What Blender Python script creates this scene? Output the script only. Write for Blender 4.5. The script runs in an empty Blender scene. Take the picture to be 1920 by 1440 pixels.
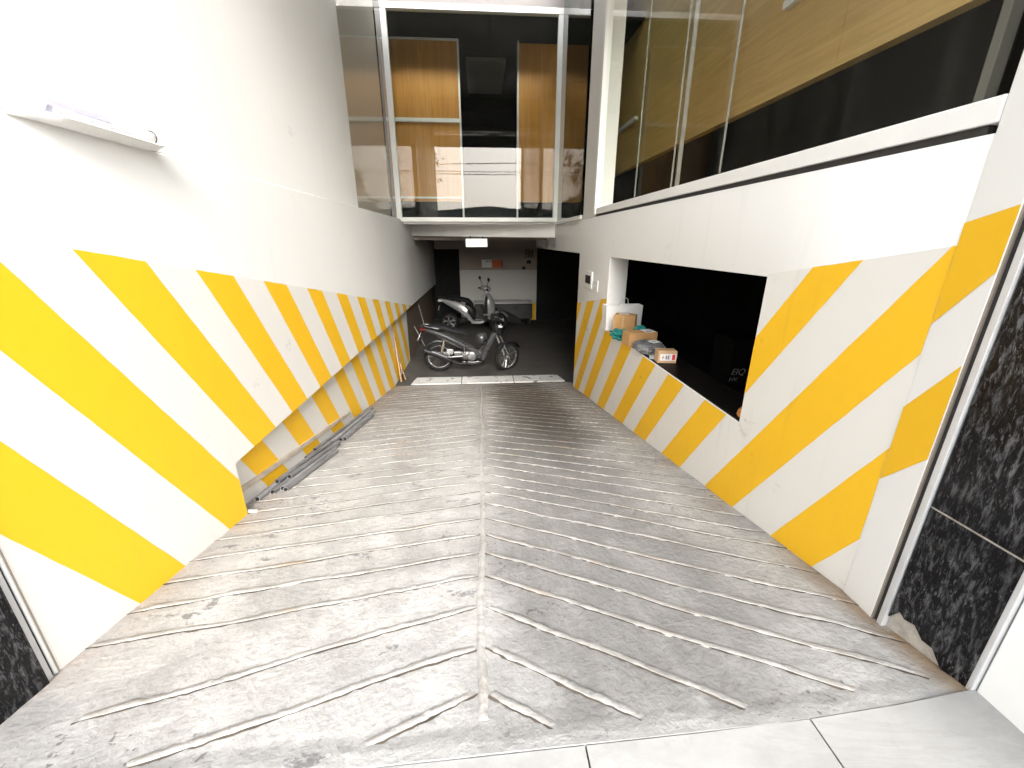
import bpy, math, random
from mathutils import Vector, Matrix, noise as mnoise
R = math.radians
random.seed(7)
scn = bpy.context.scene
col = scn.collection

# ------------------------------------------------------------------ camera, sky, sun, exposure
S = 0.8                       # plan units to metres
ZG = 1.55                     # eye height in plan units above the pavement
def U(x, y, z): return Vector((x*S, y*S, (z+ZG)*S))

cam_d = bpy.data.cameras.new('camera'); cam = bpy.data.objects.new('camera', cam_d); col.objects.link(cam)
cam_d.sensor_width = 36; cam_d.lens = 777.75/1920*36; cam_d.clip_start = .02; cam_d.clip_end = 600
cam.location = U(0, 0, 0); cam.rotation_euler = (math.pi/2-.332306, 0, -.072712)
scn.camera = cam

SUN_DIR = Vector((.13, -.87, .52)).normalized()        # towards the sun
world = bpy.data.worlds.new('World'); scn.world = world; world.use_nodes = True
wt = world.node_tree; wt.nodes.clear()
sky = wt.nodes.new('ShaderNodeTexSky'); sky.sky_type = 'NISHITA'; sky.sun_disc = False
sky.sun_elevation = math.asin(SUN_DIR.z); sky.sun_rotation = math.atan2(SUN_DIR.x, SUN_DIR.y)
sky.air_density = 1.6; sky.dust_density = 3.0; sky.ozone_density = 1.0
hs = wt.nodes.new('ShaderNodeHueSaturation'); hs.inputs['Saturation'].default_value = .30
bg = wt.nodes.new('ShaderNodeBackground'); bg.inputs['Strength'].default_value = .15
wo = wt.nodes.new('ShaderNodeOutputWorld')
wt.links.new(sky.outputs[0], hs.inputs['Color']); wt.links.new(hs.outputs[0], bg.inputs[0]); wt.links.new(bg.outputs[0], wo.inputs[0])

sl = bpy.data.lights.new('sun', 'SUN'); sl.energy = 1.0; sl.angle = R(22); sl.color = (1, .975, .94)
so = bpy.data.objects.new('sun', sl); col.objects.link(so)
so.rotation_euler = SUN_DIR.to_track_quat('Z', 'Y').to_euler(); so.location = (3, -6, 9)

scn.view_settings.view_transform = 'Standard'; scn.view_settings.look = 'None'
scn.view_settings.gamma = 1; scn.view_settings.use_curve_mapping = False
scn.view_settings.exposure = 2.42
scn.render.engine = 'CYCLES'
scn.cycles.max_bounces = 8; scn.cycles.diffuse_bounces = 4; scn.cycles.glossy_bounces = 4; scn.cycles.use_adaptive_sampling = True; scn.cycles.adaptive_threshold = .04
scn.cycles.transparent_max_bounces = 16; scn.cycles.use_denoising = True
scn.cycles.sample_clamp_indirect = 8; scn.cycles.caustics_reflective = False; scn.cycles.caustics_refractive = False

# ------------------------------------------------------------------ materials
class NT:
    def __init__(s, name):
        s.m = bpy.data.materials.new(name); s.m.use_nodes = True; s.t = s.m.node_tree; s.t.nodes.clear()
        s.out = s.n('ShaderNodeOutputMaterial'); s.tc = s.n('ShaderNodeTexCoord').outputs['Object']
    def n(s, typ, **kw):
        nd = s.t.nodes.new(typ)
        for k, v in kw.items(): setattr(nd, k, v)
        return nd
    def put(s, sock, v):
        if hasattr(v, 'is_output'): s.t.links.new(v, sock)
        else:
            if sock.type == 'RGBA' and len(v) == 3: v = (*v, 1)
            sock.default_value = v
    def map(s, scale=(1, 1, 1), rot=(0, 0, 0), loc=(0, 0, 0), v=None):
        nd = s.n('ShaderNodeMapping'); s.put(nd.inputs['Vector'], v or s.tc)
        nd.inputs['Scale'].default_value = scale; nd.inputs['Rotation'].default_value = rot; nd.inputs['Location'].default_value = loc
        return nd.outputs[0]
    def noise(s, scale, v=None, detail=6, rough=.55, dist=0):
        nd = s.n('ShaderNodeTexNoise'); s.put(nd.inputs['Vector'], v or s.tc)
        nd.inputs['Scale'].default_value = scale; nd.inputs['Detail'].default_value = detail
        nd.inputs['Roughness'].default_value = rough; nd.inputs['Distortion'].default_value = dist
        return nd.outputs['Fac']
    def mr(s, v, a, b, c=0, d=1, smooth=True):
        nd = s.n('ShaderNodeMapRange', interpolation_type='SMOOTHSTEP' if smooth else 'LINEAR')
        s.put(nd.inputs['Value'], v)
        for k, x in zip(('From Min', 'From Max', 'To Min', 'To Max'), (a, b, c, d)): nd.inputs[k].default_value = x
        return nd.outputs[0]
    def math(s, op, a, b=0.0):
        nd = s.n('ShaderNodeMath', operation=op); s.put(nd.inputs[0], a); s.put(nd.inputs[1], b); return nd.outputs[0]
    def mix(s, f, a, b, mode='MIX'):
        nd = s.n('ShaderNodeMix', data_type='RGBA', blend_type=mode)
        s.put(nd.inputs[0], f); s.put(nd.inputs[6], a); s.put(nd.inputs[7], b); return nd.outputs[2]
    def xyz(s, v=None):
        nd = s.n('ShaderNodeSeparateXYZ'); s.put(nd.inputs[0], v or s.tc); return nd.outputs
    def bump(s, h, strength=.2, dist=.01, nrm=None):
        nd = s.n('ShaderNodeBump'); nd.inputs['Strength'].default_value = strength; nd.inputs['Distance'].default_value = dist
        s.put(nd.inputs['Height'], h)
        if nrm: s.put(nd.inputs['Normal'], nrm)
        return nd.outputs[0]
    def bsdf(s, color, rough=.5, metal=0.0, nrm=None, spec=.5, coat=0, emit=None, es=0):
        b = s.n('ShaderNodeBsdfPrincipled'); s.put(b.inputs['Base Color'], color); s.put(b.inputs['Roughness'], rough)
        s.put(b.inputs['Metallic'], metal); b.inputs['Specular IOR Level'].default_value = spec; b.inputs['Coat Weight'].default_value = coat
        if nrm: s.put(b.inputs['Normal'], nrm)
        if emit: s.put(b.inputs['Emission Color'], emit); b.inputs['Emission Strength'].default_value = es
        s.t.links.new(b.outputs[0], s.out.inputs[0]); return s.m

def simple(name, c, rough=.5, metal=0.0, var=.12, vs=6.0, bs=0.0, bscale=60, spec=.5, coat=0):
    t = NT(name); n = t.noise(vs, detail=8, rough=.6)
    lo = tuple(x*(1-var) for x in c); hi = tuple(min(1, x*(1+var)) for x in c)
    cc = t.mix(t.mr(n, .3, .7), lo, hi)
    nrm = t.bump(t.noise(bscale, detail=4), bs, .004) if bs else None
    return t.bsdf(cc, t.mr(n, .2, .8, max(.02, rough*.85), min(1, rough*1.15)), metal, nrm, spec, coat)

M = {}
def paint(name, c, grime=.35, gcol=(.42, .38, .33)):
    t = NT(name)
    big = t.noise(.9, detail=5, rough=.62); fine = t.noise(26, detail=3)
    cc = t.mix(t.mr(big, .35, .75, 0, .10), c, tuple(x*.82 for x in c))
    run = t.noise(3.0, t.map((5.0, 5.0, .35)), detail=4)                     # faint runs down the wall
    cc = t.mix(t.mr(run, .58, .82, 0, grime*.35), cc, gcol)
    scuff = t.noise(2.3, t.map((1.0, 1.0, 1.6)), detail=8, rough=.74)
    cc = t.mix(t.mr(scuff, .63, .72, 0, grime*.7), cc, tuple(x*.7 for x in gcol))
    scr = t.noise(1.0, t.map((3.0, 3.0, 34.0), rot=(.5, 0, 0)), detail=6, rough=.7)
    cc = t.mix(t.math('MULTIPLY', t.mr(scr, .665, .70), t.mr(big, .48, .62, 0, grime*1.1)), cc, (.36, .34, .32))
    nrm = t.bump(fine, .14, .004); nrm = t.bump(big, .15, .03, nrm)
    return t.bsdf(cc, .56, 0, nrm, .35)
M['white'] = paint('white_wall_paint', (.82, .82, .81), .26)
M['dado'] = paint('greyish_dado_paint', (.74, .725, .695), .6)
M['cream'] = paint('grey_white_wall_paint', (.70, .685, .65), .55)
M['yellow'] = paint('yellow_stripe_paint', (.86, .495, .016), .55, (.40, .22, .05))
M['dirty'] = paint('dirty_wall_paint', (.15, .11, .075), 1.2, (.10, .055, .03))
M['softwhite'] = simple('white_powder_coat', (.80, .80, .79), .35, var=.03, vs=2, spec=.4)
M['garwall'] = paint('garage_wall_paint', (.50, .495, .48), .5)
M['gartop'] = paint('garage_header_paint', (.30, .26, .22), .6)
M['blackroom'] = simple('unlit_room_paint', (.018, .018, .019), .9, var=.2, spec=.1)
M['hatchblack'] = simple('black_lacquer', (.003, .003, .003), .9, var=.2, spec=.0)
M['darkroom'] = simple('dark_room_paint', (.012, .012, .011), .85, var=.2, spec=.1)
M['alu'] = simple('brushed_aluminium', (.58, .59, .60), .35, 1.0, var=.06)
M['alu_dull'] = simple('dull_aluminium', (.62, .63, .64), .45, .4, var=.08)
M['dark_gap'] = simple('dark_rubber_seal', (.03, .028, .027), .8, var=.3, vs=30)
M['chrome'] = simple('chrome', (.75, .75, .76), .12, 1.0, var=.04)
M['gunmetal'] = simple('grey_metallic_plastic', (.050, .051, .053), .30, .35, var=.06, vs=3, coat=.1, spec=.35)
M['black_plastic'] = simple('black_plastic', (.010, .010, .011), .42, var=.15, vs=12, spec=.22)
M['rubber'] = simple('tyre_rubber', (.011, .011, .011), .8, var=.25, vs=25, bs=.2, spec=.15)
M['engine'] = simple('cast_engine_alloy', (.20, .20, .20), .4, .85, var=.2, vs=18, bs=.2)
M['rim'] = simple('rim_alloy', (.66, .66, .66), .24, .9, var=.06)
M['scooter'] = simple('pale_silver_paint', (.25, .25, .255), .28, .1, var=.04, vs=3, coat=.6)
M['leather'] = simple('black_seat_vinyl', (.010, .010, .011), .7, var=.2, vs=20, bs=.15, bscale=160, spec=.2)
M['lilac'] = simple('shaded_ballast_lilac', (.36, .35, .42), .4, var=.05)  # lilac grey stands for the shaded side of the ballast box
M['bead'] = simple('grey_sealant', (.13, .12, .10), .6, var=.1)
M['bulk'] = paint('pinkish_grey_soffit_paint', (.22, .205, .20), .3)
M['lens'] = simple('clear_lamp_lens', (.7, .7, .72), .1, var=.03, spec=.8)
M['red_lens'] = simple('red_lamp_lens', (.10, .008, .007), .15, var=.05, spec=.8)
M['card'] = simple('cardboard', (.47, .27, .115), .8, var=.1, vs=9, bs=.1, bscale=120, spec=.2)
M['card_pale'] = simple('pale_cardboard', (.55, .36, .21), .8, var=.08, vs=9, bs=.1, bscale=120, spec=.2)
M['tape'] = simple('packing_tape', (.56, .36, .17), .25, var=.05, spec=.6)
M['paper'] = simple('white_paper', (.78, .78, .77), .7, var=.03, vs=5)
M['ink'] = simple('dark_ink', (.06, .05, .06), .7)
M['redink'] = simple('red_ink', (.62, .03, .03), .6)
M['wrapper'] = simple('orange_wrapper', (.55, .22, .05), .6, var=.3, vs=25)
M['orange_paper'] = simple('orange_red_paper', (.50, .10, .035), .7, var=.1)
M['teal'] = simple('teal_plastic_film', (.006, .20, .19), .35, var=.25, vs=22, bs=.5, bscale=40, spec=.6)
M['mailer'] = simple('grey_poly_mailer', (.17, .17, .175), .3, var=.2, vs=14, bs=.6, bscale=28, spec=.7)
M['faint_ink'] = simple('faint_grey_print', (.10, .10, .10), .7)
M['pipe'] = simple('grey_conduit', (.18, .18, .187), .45, .15, var=.25, vs=9)
M['pipe_pale'] = simple('pale_grey_conduit', (.26, .26, .27), .45, .1, var=.2, vs=9)
M['pipe_in'] = simple('shaded_pipe_bore', (.03, .03, .03), .8)  # dark colour puts the shade inside the hollow pipe
M['timber'] = simple('raw_timber', (.36, .22, .12), .75, var=.25, vs=14, spec=.2)
M['batten'] = simple('beige_batten', (.46, .40, .34), .7, var=.15, vs=8)
M['foliage'] = simple('leaf_green', (.07, .11, .03), .55, var=.4, vs=2)
M['bark'] = simple('bark', (.12, .09, .07), .9, var=.3)
M['roof'] = simple('grey_roof_sheet', (.22, .235, .25), .6, var=.15)
M['render'] = simple('pale_house_render', (.50, .47, .42), .8, var=.12, vs=1)
M['render2'] = simple('grey_house_render', (.36, .39, .42), .8, var=.12, vs=1)
M['asphalt'] = simple('asphalt', (.06, .06, .062), .85, var=.2, vs=8, bs=.4)
M['slat'] = simple('shutter_slat_paint', (.20, .20, .20), .5, .3, var=.1)
M['sill_stone'] = simple('dark_sill_stone', (.006, .0045, .004), .5, var=.6, vs=40, spec=.12)
M['lightbox'] = NT('backlit_acrylic').bsdf((.85, .85, .84), .4, emit=(1, .99, .96), es=.10)

def wood(name, c1, c2, along='y'):
    t = NT(name)
    sc = {'y': (7.0, .45, 9.0), 'z': (9.0, 7.0, .40)}[along]
    g = t.noise(2.2, t.map(sc), detail=10, rough=.68, dist=.5)
    f = t.noise(16, t.map(sc), detail=4, rough=.6)
    big = t.noise(.7, detail=2)
    c = t.mix(t.mr(g, .32, .72), c1, c2)
    c = t.mix(t.mr(f, .55, .8, 0, .28), c, tuple(x*.55 for x in c1))
    c = t.mix(t.mr(big, .35, .7, 0, .22), c, tuple(x*.62 for x in c1))
    return t.bsdf(c, t.mr(g, .3, .7, .35, .5), 0, t.bump(f, .05, .002), .35)
M['oak'] = wood('oak_veneer_grain_along', (.60, .385, .140), (.76, .525, .215), 'y')
M['oak_v'] = wood('oak_veneer_grain_upright', (.50, .215, .034), (.64, .315, .066), 'z')

def glass(name, tint, refl=1.0, extra=0.0):
    t = NT(name); tr = t.n('ShaderNodeBsdfTransparent'); tr.inputs[0].default_value = (*tint, 1)
    gl = t.n('ShaderNodeBsdfGlossy'); gl.inputs['Roughness'].default_value = .0; gl.inputs['Color'].default_value = (1, 1, 1, 1)
    nrm = t.bump(t.noise(.8, detail=1), .02, .05); t.put(gl.inputs['Normal'], nrm)
    fr = t.n('ShaderNodeFresnel'); fr.inputs['IOR'].default_value = 1.52
    dirt = t.noise(5, t.map((3, 3, .4)), detail=6)
    df = t.n('ShaderNodeBsdfDiffuse'); df.inputs['Color'].default_value = (.55, .56, .52, 1)
    geo = t.n('ShaderNodeNewGeometry'); front = t.math('SUBTRACT', 1.0, geo.outputs['Backfacing'])
    m1 = t.n('ShaderNodeMixShader'); t.put(m1.inputs[0], t.math('MULTIPLY', front, t.math('MINIMUM', t.math('ADD', t.math('MULTIPLY', fr.outputs[0], refl), extra), .95)))
    m0 = t.n('ShaderNodeMixShader'); t.put(m0.inputs[0], t.mr(dirt, .4, .8, .002, .012))
    t.t.links.new(tr.outputs[0], m0.inputs[1]); t.t.links.new(df.outputs[0], m0.inputs[2])
    t.t.links.new(m0.outputs[0], m1.inputs[1]); t.t.links.new(gl.outputs[0], m1.inputs[2])
    t.t.links.new(m1.outputs[0], t.out.inputs[0]); return t.m
M['glass'] = glass('clear_glass', (.93, .95, .93), .95)
M['glass_band'] = glass('clear_band_glass', (.95, .96, .95), .45)
M['glass_side'] = glass('greenish_glass', (.74, .82, .75), 1.0)
M['glass_grey'] = glass('greyish_glass', (.92, .91, .88), .8)

def concrete_ramp(name, ridge=False):
    t = NT(name); p = t.xyz(); X, Y = p[0], p[1]
    n1 = t.noise(1.1, detail=8, rough=.62); n2 = t.noise(6, detail=9, rough=.68); n3 = t.noise(45, detail=5, rough=.6)
    drag = t.noise(3.0, t.map((2.6, .7, 1)), detail=8, rough=.7)
    base = t.mix(t.mr(n2, .3, .72), (.335, .330, .322), (.455, .450, .443)) if not ridge else t.mix(t.mr(n2, .3, .72), (.33, .322, .306), (.45, .443, .428))
    base = t.mix(t.mr(n3, .30, .50, .30, 0), base, (.17, .167, .163))
    wob = t.math('ADD', X, t.math('MULTIPLY', t.math('SUBTRACT', n1, .5), .9))
    if not ridge: base = t.mix(t.mr(t.noise(2.4, detail=7, rough=.66), .46, .66, 0, .38), base, (.175, .173, .170))
    # tyre-worn grey lane on the right-hand half of the ramp
    lane = t.math('MULTIPLY', t.mr(wob, -.15, .28), t.mr(wob, 1.25, .75))
    lane = t.math('MULTIPLY', lane, t.mr(drag, .25, .62, .65, 1))
    base = t.mix(t.math('MULTIPLY', lane, .74 if not ridge else .42), base, (.118, .116, .114))
    # oily black tyre stain low down on the right
    dx = t.math('DIVIDE', t.math('SUBTRACT', wob, .60), .52); dy = t.math('DIVIDE', t.math('SUBTRACT', Y, 5.0), 2.2)
    d = t.math('ADD', t.math('MULTIPLY', dx, dx), t.math('MULTIPLY', dy, dy))
    base = t.mix(t.math('MULTIPLY', t.mr(d, 1.4, .05), .92 if not ridge else .72), base, (.034, .029, .025))
    # browner and darker towards the lower end; brown dirt along the lower left wall
    br = t.math('MULTIPLY', t.mr(Y, 2.0, 5.6), t.mr(n1, .35, .65, .6, 1))
    base = t.mix(t.math('MULTIPLY', br, .66 if not ridge else .45), base, (.118, .095, .073))
    lw = t.math('MULTIPLY', t.mr(X, -1.15, -1.43), t.mr(n2, .4, .6, .2, 1))
    base = t.mix(t.math('MULTIPLY', lw, .35), base, (.30, .175, .09))
    ap = t.mr(t.math('ADD', t.math('SUBTRACT', Y, t.mr(X, -.92, -1.30, 0, .20)), t.math('MULTIPLY', t.math('SUBTRACT', n1, .5), .10)), .775, .750)      # trowelled apron along the pavement
    if not ridge: base = t.mix(t.math('MULTIPLY', ap, .6), base, t.mix(t.mr(n2, .35, .65), (.27, .27, .268), (.36, .36, .355)))
    rw = t.math('MULTIPLY', t.math('MULTIPLY', t.mr(X, 1.28, 1.42), t.mr(Y, 1.7, 1.05)), t.mr(n2, .36, .52, 0, 1))
    base = t.mix(t.math('MULTIPLY', rw, .9), base, (.24, .155, .075))
    if not ridge:
        # pits and scraped grey flakes
        fl = t.math('MULTIPLY', t.mr(t.noise(3.4, t.map((1.0, 1.5, 1)), detail=11, rough=.75), .595, .612), t.mr(X, .55, -.25))
        base = t.mix(t.math('MULTIPLY', fl, .72), base, (.125, .125, .13))
        pit = t.math('MULTIPLY', t.mr(t.noise(38, detail=3), .62, .66), t.mr(n1, .50, .58))
        base = t.mix(t.math('MULTIPLY', pit, .7), base, (.085, .082, .08))
    else:
        rust = t.mr(t.noise(2.1, detail=7, rough=.7), .55, .68)
        base = t.mix(t.math('MULTIPLY', rust, .55), base, (.30, .20, .12))
    nrm = t.bump(n3, .7, .006); nrm = t.bump(n2, .32, .016, nrm); nrm = t.bump(drag, .28, .014, nrm)
    return t.bsdf(base, t.mr(n2, .3, .7, .72, .9), 0, nrm, .3)
M['ramp'] = concrete_ramp('worn_ramp_concrete'); M['ridge'] = concrete_ramp('ridge_concrete', True)
M['groove_dark'] = simple('dirt_and_groove_shade', (.085, .070, .055), .95, var=.4, vs=9)  # thin dark line: groove shade painted together with dirt

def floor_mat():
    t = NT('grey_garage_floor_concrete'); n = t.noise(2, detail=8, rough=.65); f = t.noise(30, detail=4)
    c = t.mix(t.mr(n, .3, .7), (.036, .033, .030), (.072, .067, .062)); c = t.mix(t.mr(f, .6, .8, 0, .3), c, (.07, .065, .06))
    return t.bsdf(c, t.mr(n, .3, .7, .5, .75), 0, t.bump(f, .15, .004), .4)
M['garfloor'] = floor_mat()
def marble():
    t = NT('chipped_white_slab'); n = t.noise(7, t.map((1, 1.8, 1)), detail=9, rough=.72); b = t.noise(2.2, detail=3)
    c = t.mix(t.mr(b, .3, .7), (.42, .42, .41), (.52, .52, .505)); spot = t.math('MULTIPLY', t.mr(n, .55, .58), t.mr(b, .42, .50))
    c = t.mix(spot, c, (.03, .03, .03)); return t.bsdf(c, .45, 0, t.bump(n, .1, .004))
M['slab'] = marble()
def paving():
    t = NT('pale_porcelain_paving'); n = t.noise(3, t.map((1, 2.2, 1)), detail=10, rough=.7); b = t.noise(14, detail=6, rough=.7)
    c = t.mix(t.mr(n, .3, .7), (.245, .243, .239), (.315, .313, .309)); c = t.mix(t.mr(b, .58, .72, 0, .5), c, (.22, .215, .21))
    st = t.noise(5.5, detail=9, rough=.72); c = t.mix(t.mr(st, .60, .66, 0, .35), c, (.17, .167, .163))
    wn = t.noise(1.2, t.map((1, 3.5, 1), rot=(0, 0, .3)), detail=7, rough=.7, dist=1.2); c = t.mix(t.mr(t.math('ABSOLUTE', t.math('SUBTRACT', wn, .5)), .035, .0, 0, .22), c, (.20, .198, .195))
    return t.bsdf(c, t.mr(n, .3, .7, .42, .6), 0, t.bump(b, .06, .003))
M['paving'] = paving(); M['grout'] = simple('paving_grout', (.16, .155, .15), .9, var=.2, vs=20)
def granite():
    t = NT('black_flecked_granite')
    v = t.map((42, 42, 11), rot=(.55, .1, 0))
    w = t.noise(1.7, v, detail=7, rough=.66, dist=.45); f = t.noise(4.2, v, detail=5, rough=.7, dist=.5); g = t.noise(3.0, detail=4)
    c = t.mix(t.mr(w, .47, .66), (.004, .004, .005), (.12, .12, .127))
    c = t.mix(t.mr(f, .56, .70, 0, .75), c, (.25, .25, .26)); c = t.mix(t.mr(g, .35, .65, .6, 0), c, (.004, .004, .005))
    return t.bsdf(c, t.mr(w, .4, .7, .14, .3), 0, t.bump(f, .05, .002), .22)
M['granite'] = granite(); M['mortar'] = simple('grey_mortar', (.40, .37, .33), .9, var=.25, vs=25, bs=.5)

# ------------------------------------------------------------------ mesh building
class MB:
    """collects geometry; plan=True takes plan units, plan=False takes metres"""
    def __init__(s, plan=True): s.v = []; s.f = []; s.T = (lambda a: U(*a)) if plan else (lambda a: Vector(a))
    def add(s, vs, fs):
        o = len(s.v); s.v += [s.T(a) for a in vs]; s.f += [tuple(i+o for i in f) for f in fs]; return s
    def box(s, x0, x1, y0, y1, z0, z1):
        return s.add([(x, y, z) for x in (x0, x1) for y in (y0, y1) for z in (z0, z1)],
                     [(0, 1, 3, 2), (4, 6, 7, 5), (0, 4, 5, 1), (2, 3, 7, 6), (0, 2, 6, 4), (1, 5, 7, 3)])
    def prism(s, poly, axis, a, b):
        """polygon in the two other axes, extruded along axis from a to b"""
        def P(p, h): return {'x': (h, p[0], p[1]), 'y': (p[0], h, p[1]), 'z': (p[0], p[1], h)}[axis]
        n = len(poly); ar = sum(poly[i][0]*poly[(i+1) % n][1]-poly[(i+1) % n][0]*poly[i][1] for i in range(n))
        if (ar < 0) != (axis == 'y'): poly = poly[::-1]
        fs = [tuple(range(n))[::-1], tuple(range(n, 2*n))] + [(i, (i+1) % n, n+(i+1) % n, n+i) for i in range(n)]
        return s.add([P(p, a) for p in poly]+[P(p, b) for p in poly], fs)
    def tube(s, pts, r, n=8, cap=True):
        pts = [Vector(p) for p in pts]; rs = r if isinstance(r, (list, tuple)) else [r]*len(pts)
        vs, fs = [], []; up = None
        for i, p in enumerate(pts):
            d = (pts[min(i+1, len(pts)-1)]-pts[max(i-1, 0)]).normalized()
            if up is None: up = Vector((0, 0, 1)) if abs(d.z) < .9 else Vector((1, 0, 0))
            a = d.cross(up).normalized(); b = a.cross(d).normalized(); up = b
            for k in range(n):
                t = 2*math.pi*k/n; vs.append(tuple(p+(a*math.cos(t)+b*math.sin(t))*rs[i]))
        for i in range(len(pts)-1):
            for k in range(n): fs.append((i*n+k, i*n+(k+1) % n, (i+1)*n+(k+1) % n, (i+1)*n+k))
        if cap: fs += [tuple(range(n))[::-1], tuple(range((len(pts)-1)*n, len(pts)*n))]
        return s.add(vs, fs)
    def ring(s, c, R0, r, axis=(0, 1, 0), n=28, m=8, rz=None):
        ax = Vector(axis).normalized(); u = ax.orthogonal().normalized(); w = ax.cross(u); c = Vector(c); rz = rz or r
        vs, fs = [], []
        for i in range(n):
            t = 2*math.pi*i/n; d = u*math.cos(t)+w*math.sin(t)
            for k in range(m):
                q = 2*math.pi*k/m; vs.append(tuple(c+d*(R0+r*math.cos(q))+ax*rz*math.sin(q)))
        for i in range(n):
            for k in range(m): fs.append((i*m+k, ((i+1) % n)*m+k, ((i+1) % n)*m+(k+1) % m, i*m+(k+1) % m))
        return s.add(vs, fs)
    def loft(s, secs, n=14, e=2.6, axis='x'):
        """super-ellipse sections (position, offset z, half width, half height, offset y) along x"""
        vs, fs = [], []
        for sc in secs:
            x, z, hw, hh = sc[:4]; oy = sc[4] if len(sc) > 4 else 0
            for k in range(n):
                t = 2*math.pi*k/n; c, q = math.cos(t), math.sin(t)
                yy = oy+hw*math.copysign(abs(c)**(2/e), c); zz = z+hh*math.copysign(abs(q)**(2/e), q)
                vs.append((x, yy, zz) if axis == 'x' else (yy, x, zz) if axis == 'y' else (zz, yy, x))
        for i in range(len(secs)-1):
            for k in range(n): fs.append((i*n+k, i*n+(k+1) % n, (i+1)*n+(k+1) % n, (i+1)*n+k))
        fs += [tuple(range(n))[::-1], tuple(range((len(secs)-1)*n, len(secs)*n))]
        return s.add(vs, fs)
    def build(s, name, mat, parent=None, bevel=0, smooth=True, loc=None, ang=38, seg=2):
        me = bpy.data.meshes.new(name); off = Vector((0, 0, 0))
        if loc is not None: off = Vector(loc)
        elif parent is not None:
            q = parent
            while q is not None: off = off+(q.location if not q.get('_local') else Vector((0, 0, 0))); q = q.parent
        if parent is not None and parent.get('_local'): off = Vector((0, 0, 0))
        me.from_pydata([tuple(v-off) for v in s.v], [], s.f); me.update()
        import bmesh
        bm = bmesh.new(); bm.from_mesh(me); bmesh.ops.recalc_face_normals(bm, faces=bm.faces); bm.to_mesh(me); bm.free()
        if smooth:
            for p in me.polygons: p.use_smooth = True
            me.set_sharp_from_angle(angle=R(ang))
        me.materials.append(M[mat] if isinstance(mat, str) else mat)
        o = bpy.data.objects.new(name, me); col.objects.link(o); o.parent = parent
        if loc is not None and parent is None: o.location = loc
        if bevel:
            b = o.modifiers.new('edge', 'BEVEL'); b.width = bevel; b.segments = seg; b.limit_method = 'ANGLE'; b.angle_limit = R(40)
        return o
def tag(o, label=None, cat=None, group=None, kind=None):
    if label: o['label'] = label
    if cat: o['category'] = cat
    if group: o['group'] = group
    if kind or cat: o['kind'] = kind or 'thing'
    return o
def empty(name, loc, label, cat, group=None, rot=None):
    o = bpy.data.objects.new(name, None); col.objects.link(o); o.location = loc; o.empty_display_size = .1
    if rot: o.rotation_euler = rot
    return tag(o, label, cat, group)
def gridwall(mb, ys, zs, solid, x0, x1):
    """wall in the y-z plane between x0 and x1, cells kept where solid(i, j)"""
    ny, nz = len(ys)-1, len(zs)-1; S_ = lambda i, j: 0 <= i < ny and 0 <= j < nz and solid(i, j)
    for i in range(ny):
        for j in range(nz):
            if not S_(i, j): continue
            y0, y1, z0, z1 = ys[i], ys[i+1], zs[j], zs[j+1]
            mb.add([(x0, y0, z0), (x0, y1, z0), (x0, y1, z1), (x0, y0, z1)], [(0, 1, 2, 3)])
            mb.add([(x1, y0, z0), (x1, y1, z0), (x1, y1, z1), (x1, y0, z1)], [(3, 2, 1, 0)])
            for di, dj, q in ((-1, 0, ((y0, z0), (y0, z1))), (1, 0, ((y1, z0), (y1, z1))), (0, -1, ((y0, z0), (y1, z0))), (0, 1, ((y0, z1), (y1, z1)))):
                if not S_(i+di, j+dj):
                    (a, b), (c, d) = q; mb.add([(x0, a, b), (x1, a, b), (x1, c, d), (x0, c, d)], [(0, 1, 2, 3)])
def weld(o):
    import bmesh
    bm = bmesh.new(); bm.from_mesh(o.data); bmesh.ops.remove_doubles(bm, verts=bm.verts, dist=.0004)
    bmesh.ops.recalc_face_normals(bm, faces=bm.faces); bm.to_mesh(o.data); bm.free(); return o
def clip(poly, a, b, c):
    """keep a*y+b*z+c >= 0"""
    out = []; n = len(poly)
    for i in range(n):
        p, q = poly[i], poly[(i+1) % n]; dp, dq = a*p[0]+b*p[1]+c, a*q[0]+b*q[1]+c
        if dp >= 0: out.append(p)
        if (dp >= 0) != (dq >= 0):
            t = dp/(dp-dq); out.append((p[0]+t*(q[0]-p[0]), p[1]+t*(q[1]-p[1])))
    return out

TAN = math.tan(.172164)
def zr(y): return -1.4-TAN*y                     # ramp surface
FLOOR = -2.83
Y_END = (2.83-1.4)/TAN                            # where the ramp meets the garage floor
def y0(x):                                        # skewed street edge of the ramp
    P = [(-3, .85), (-.36, .861), (.06, .87), (.94, .888), (1.4, .915), (1.8, .952), (3, .99)]
    for (a, b), (c, d) in zip(P, P[1:]):
        if a <= x <= c: return b+(d-b)*(x-a)/(c-a)
    return .87
XL, XR, XRC = -1.72, 1.78, -1.82

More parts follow.
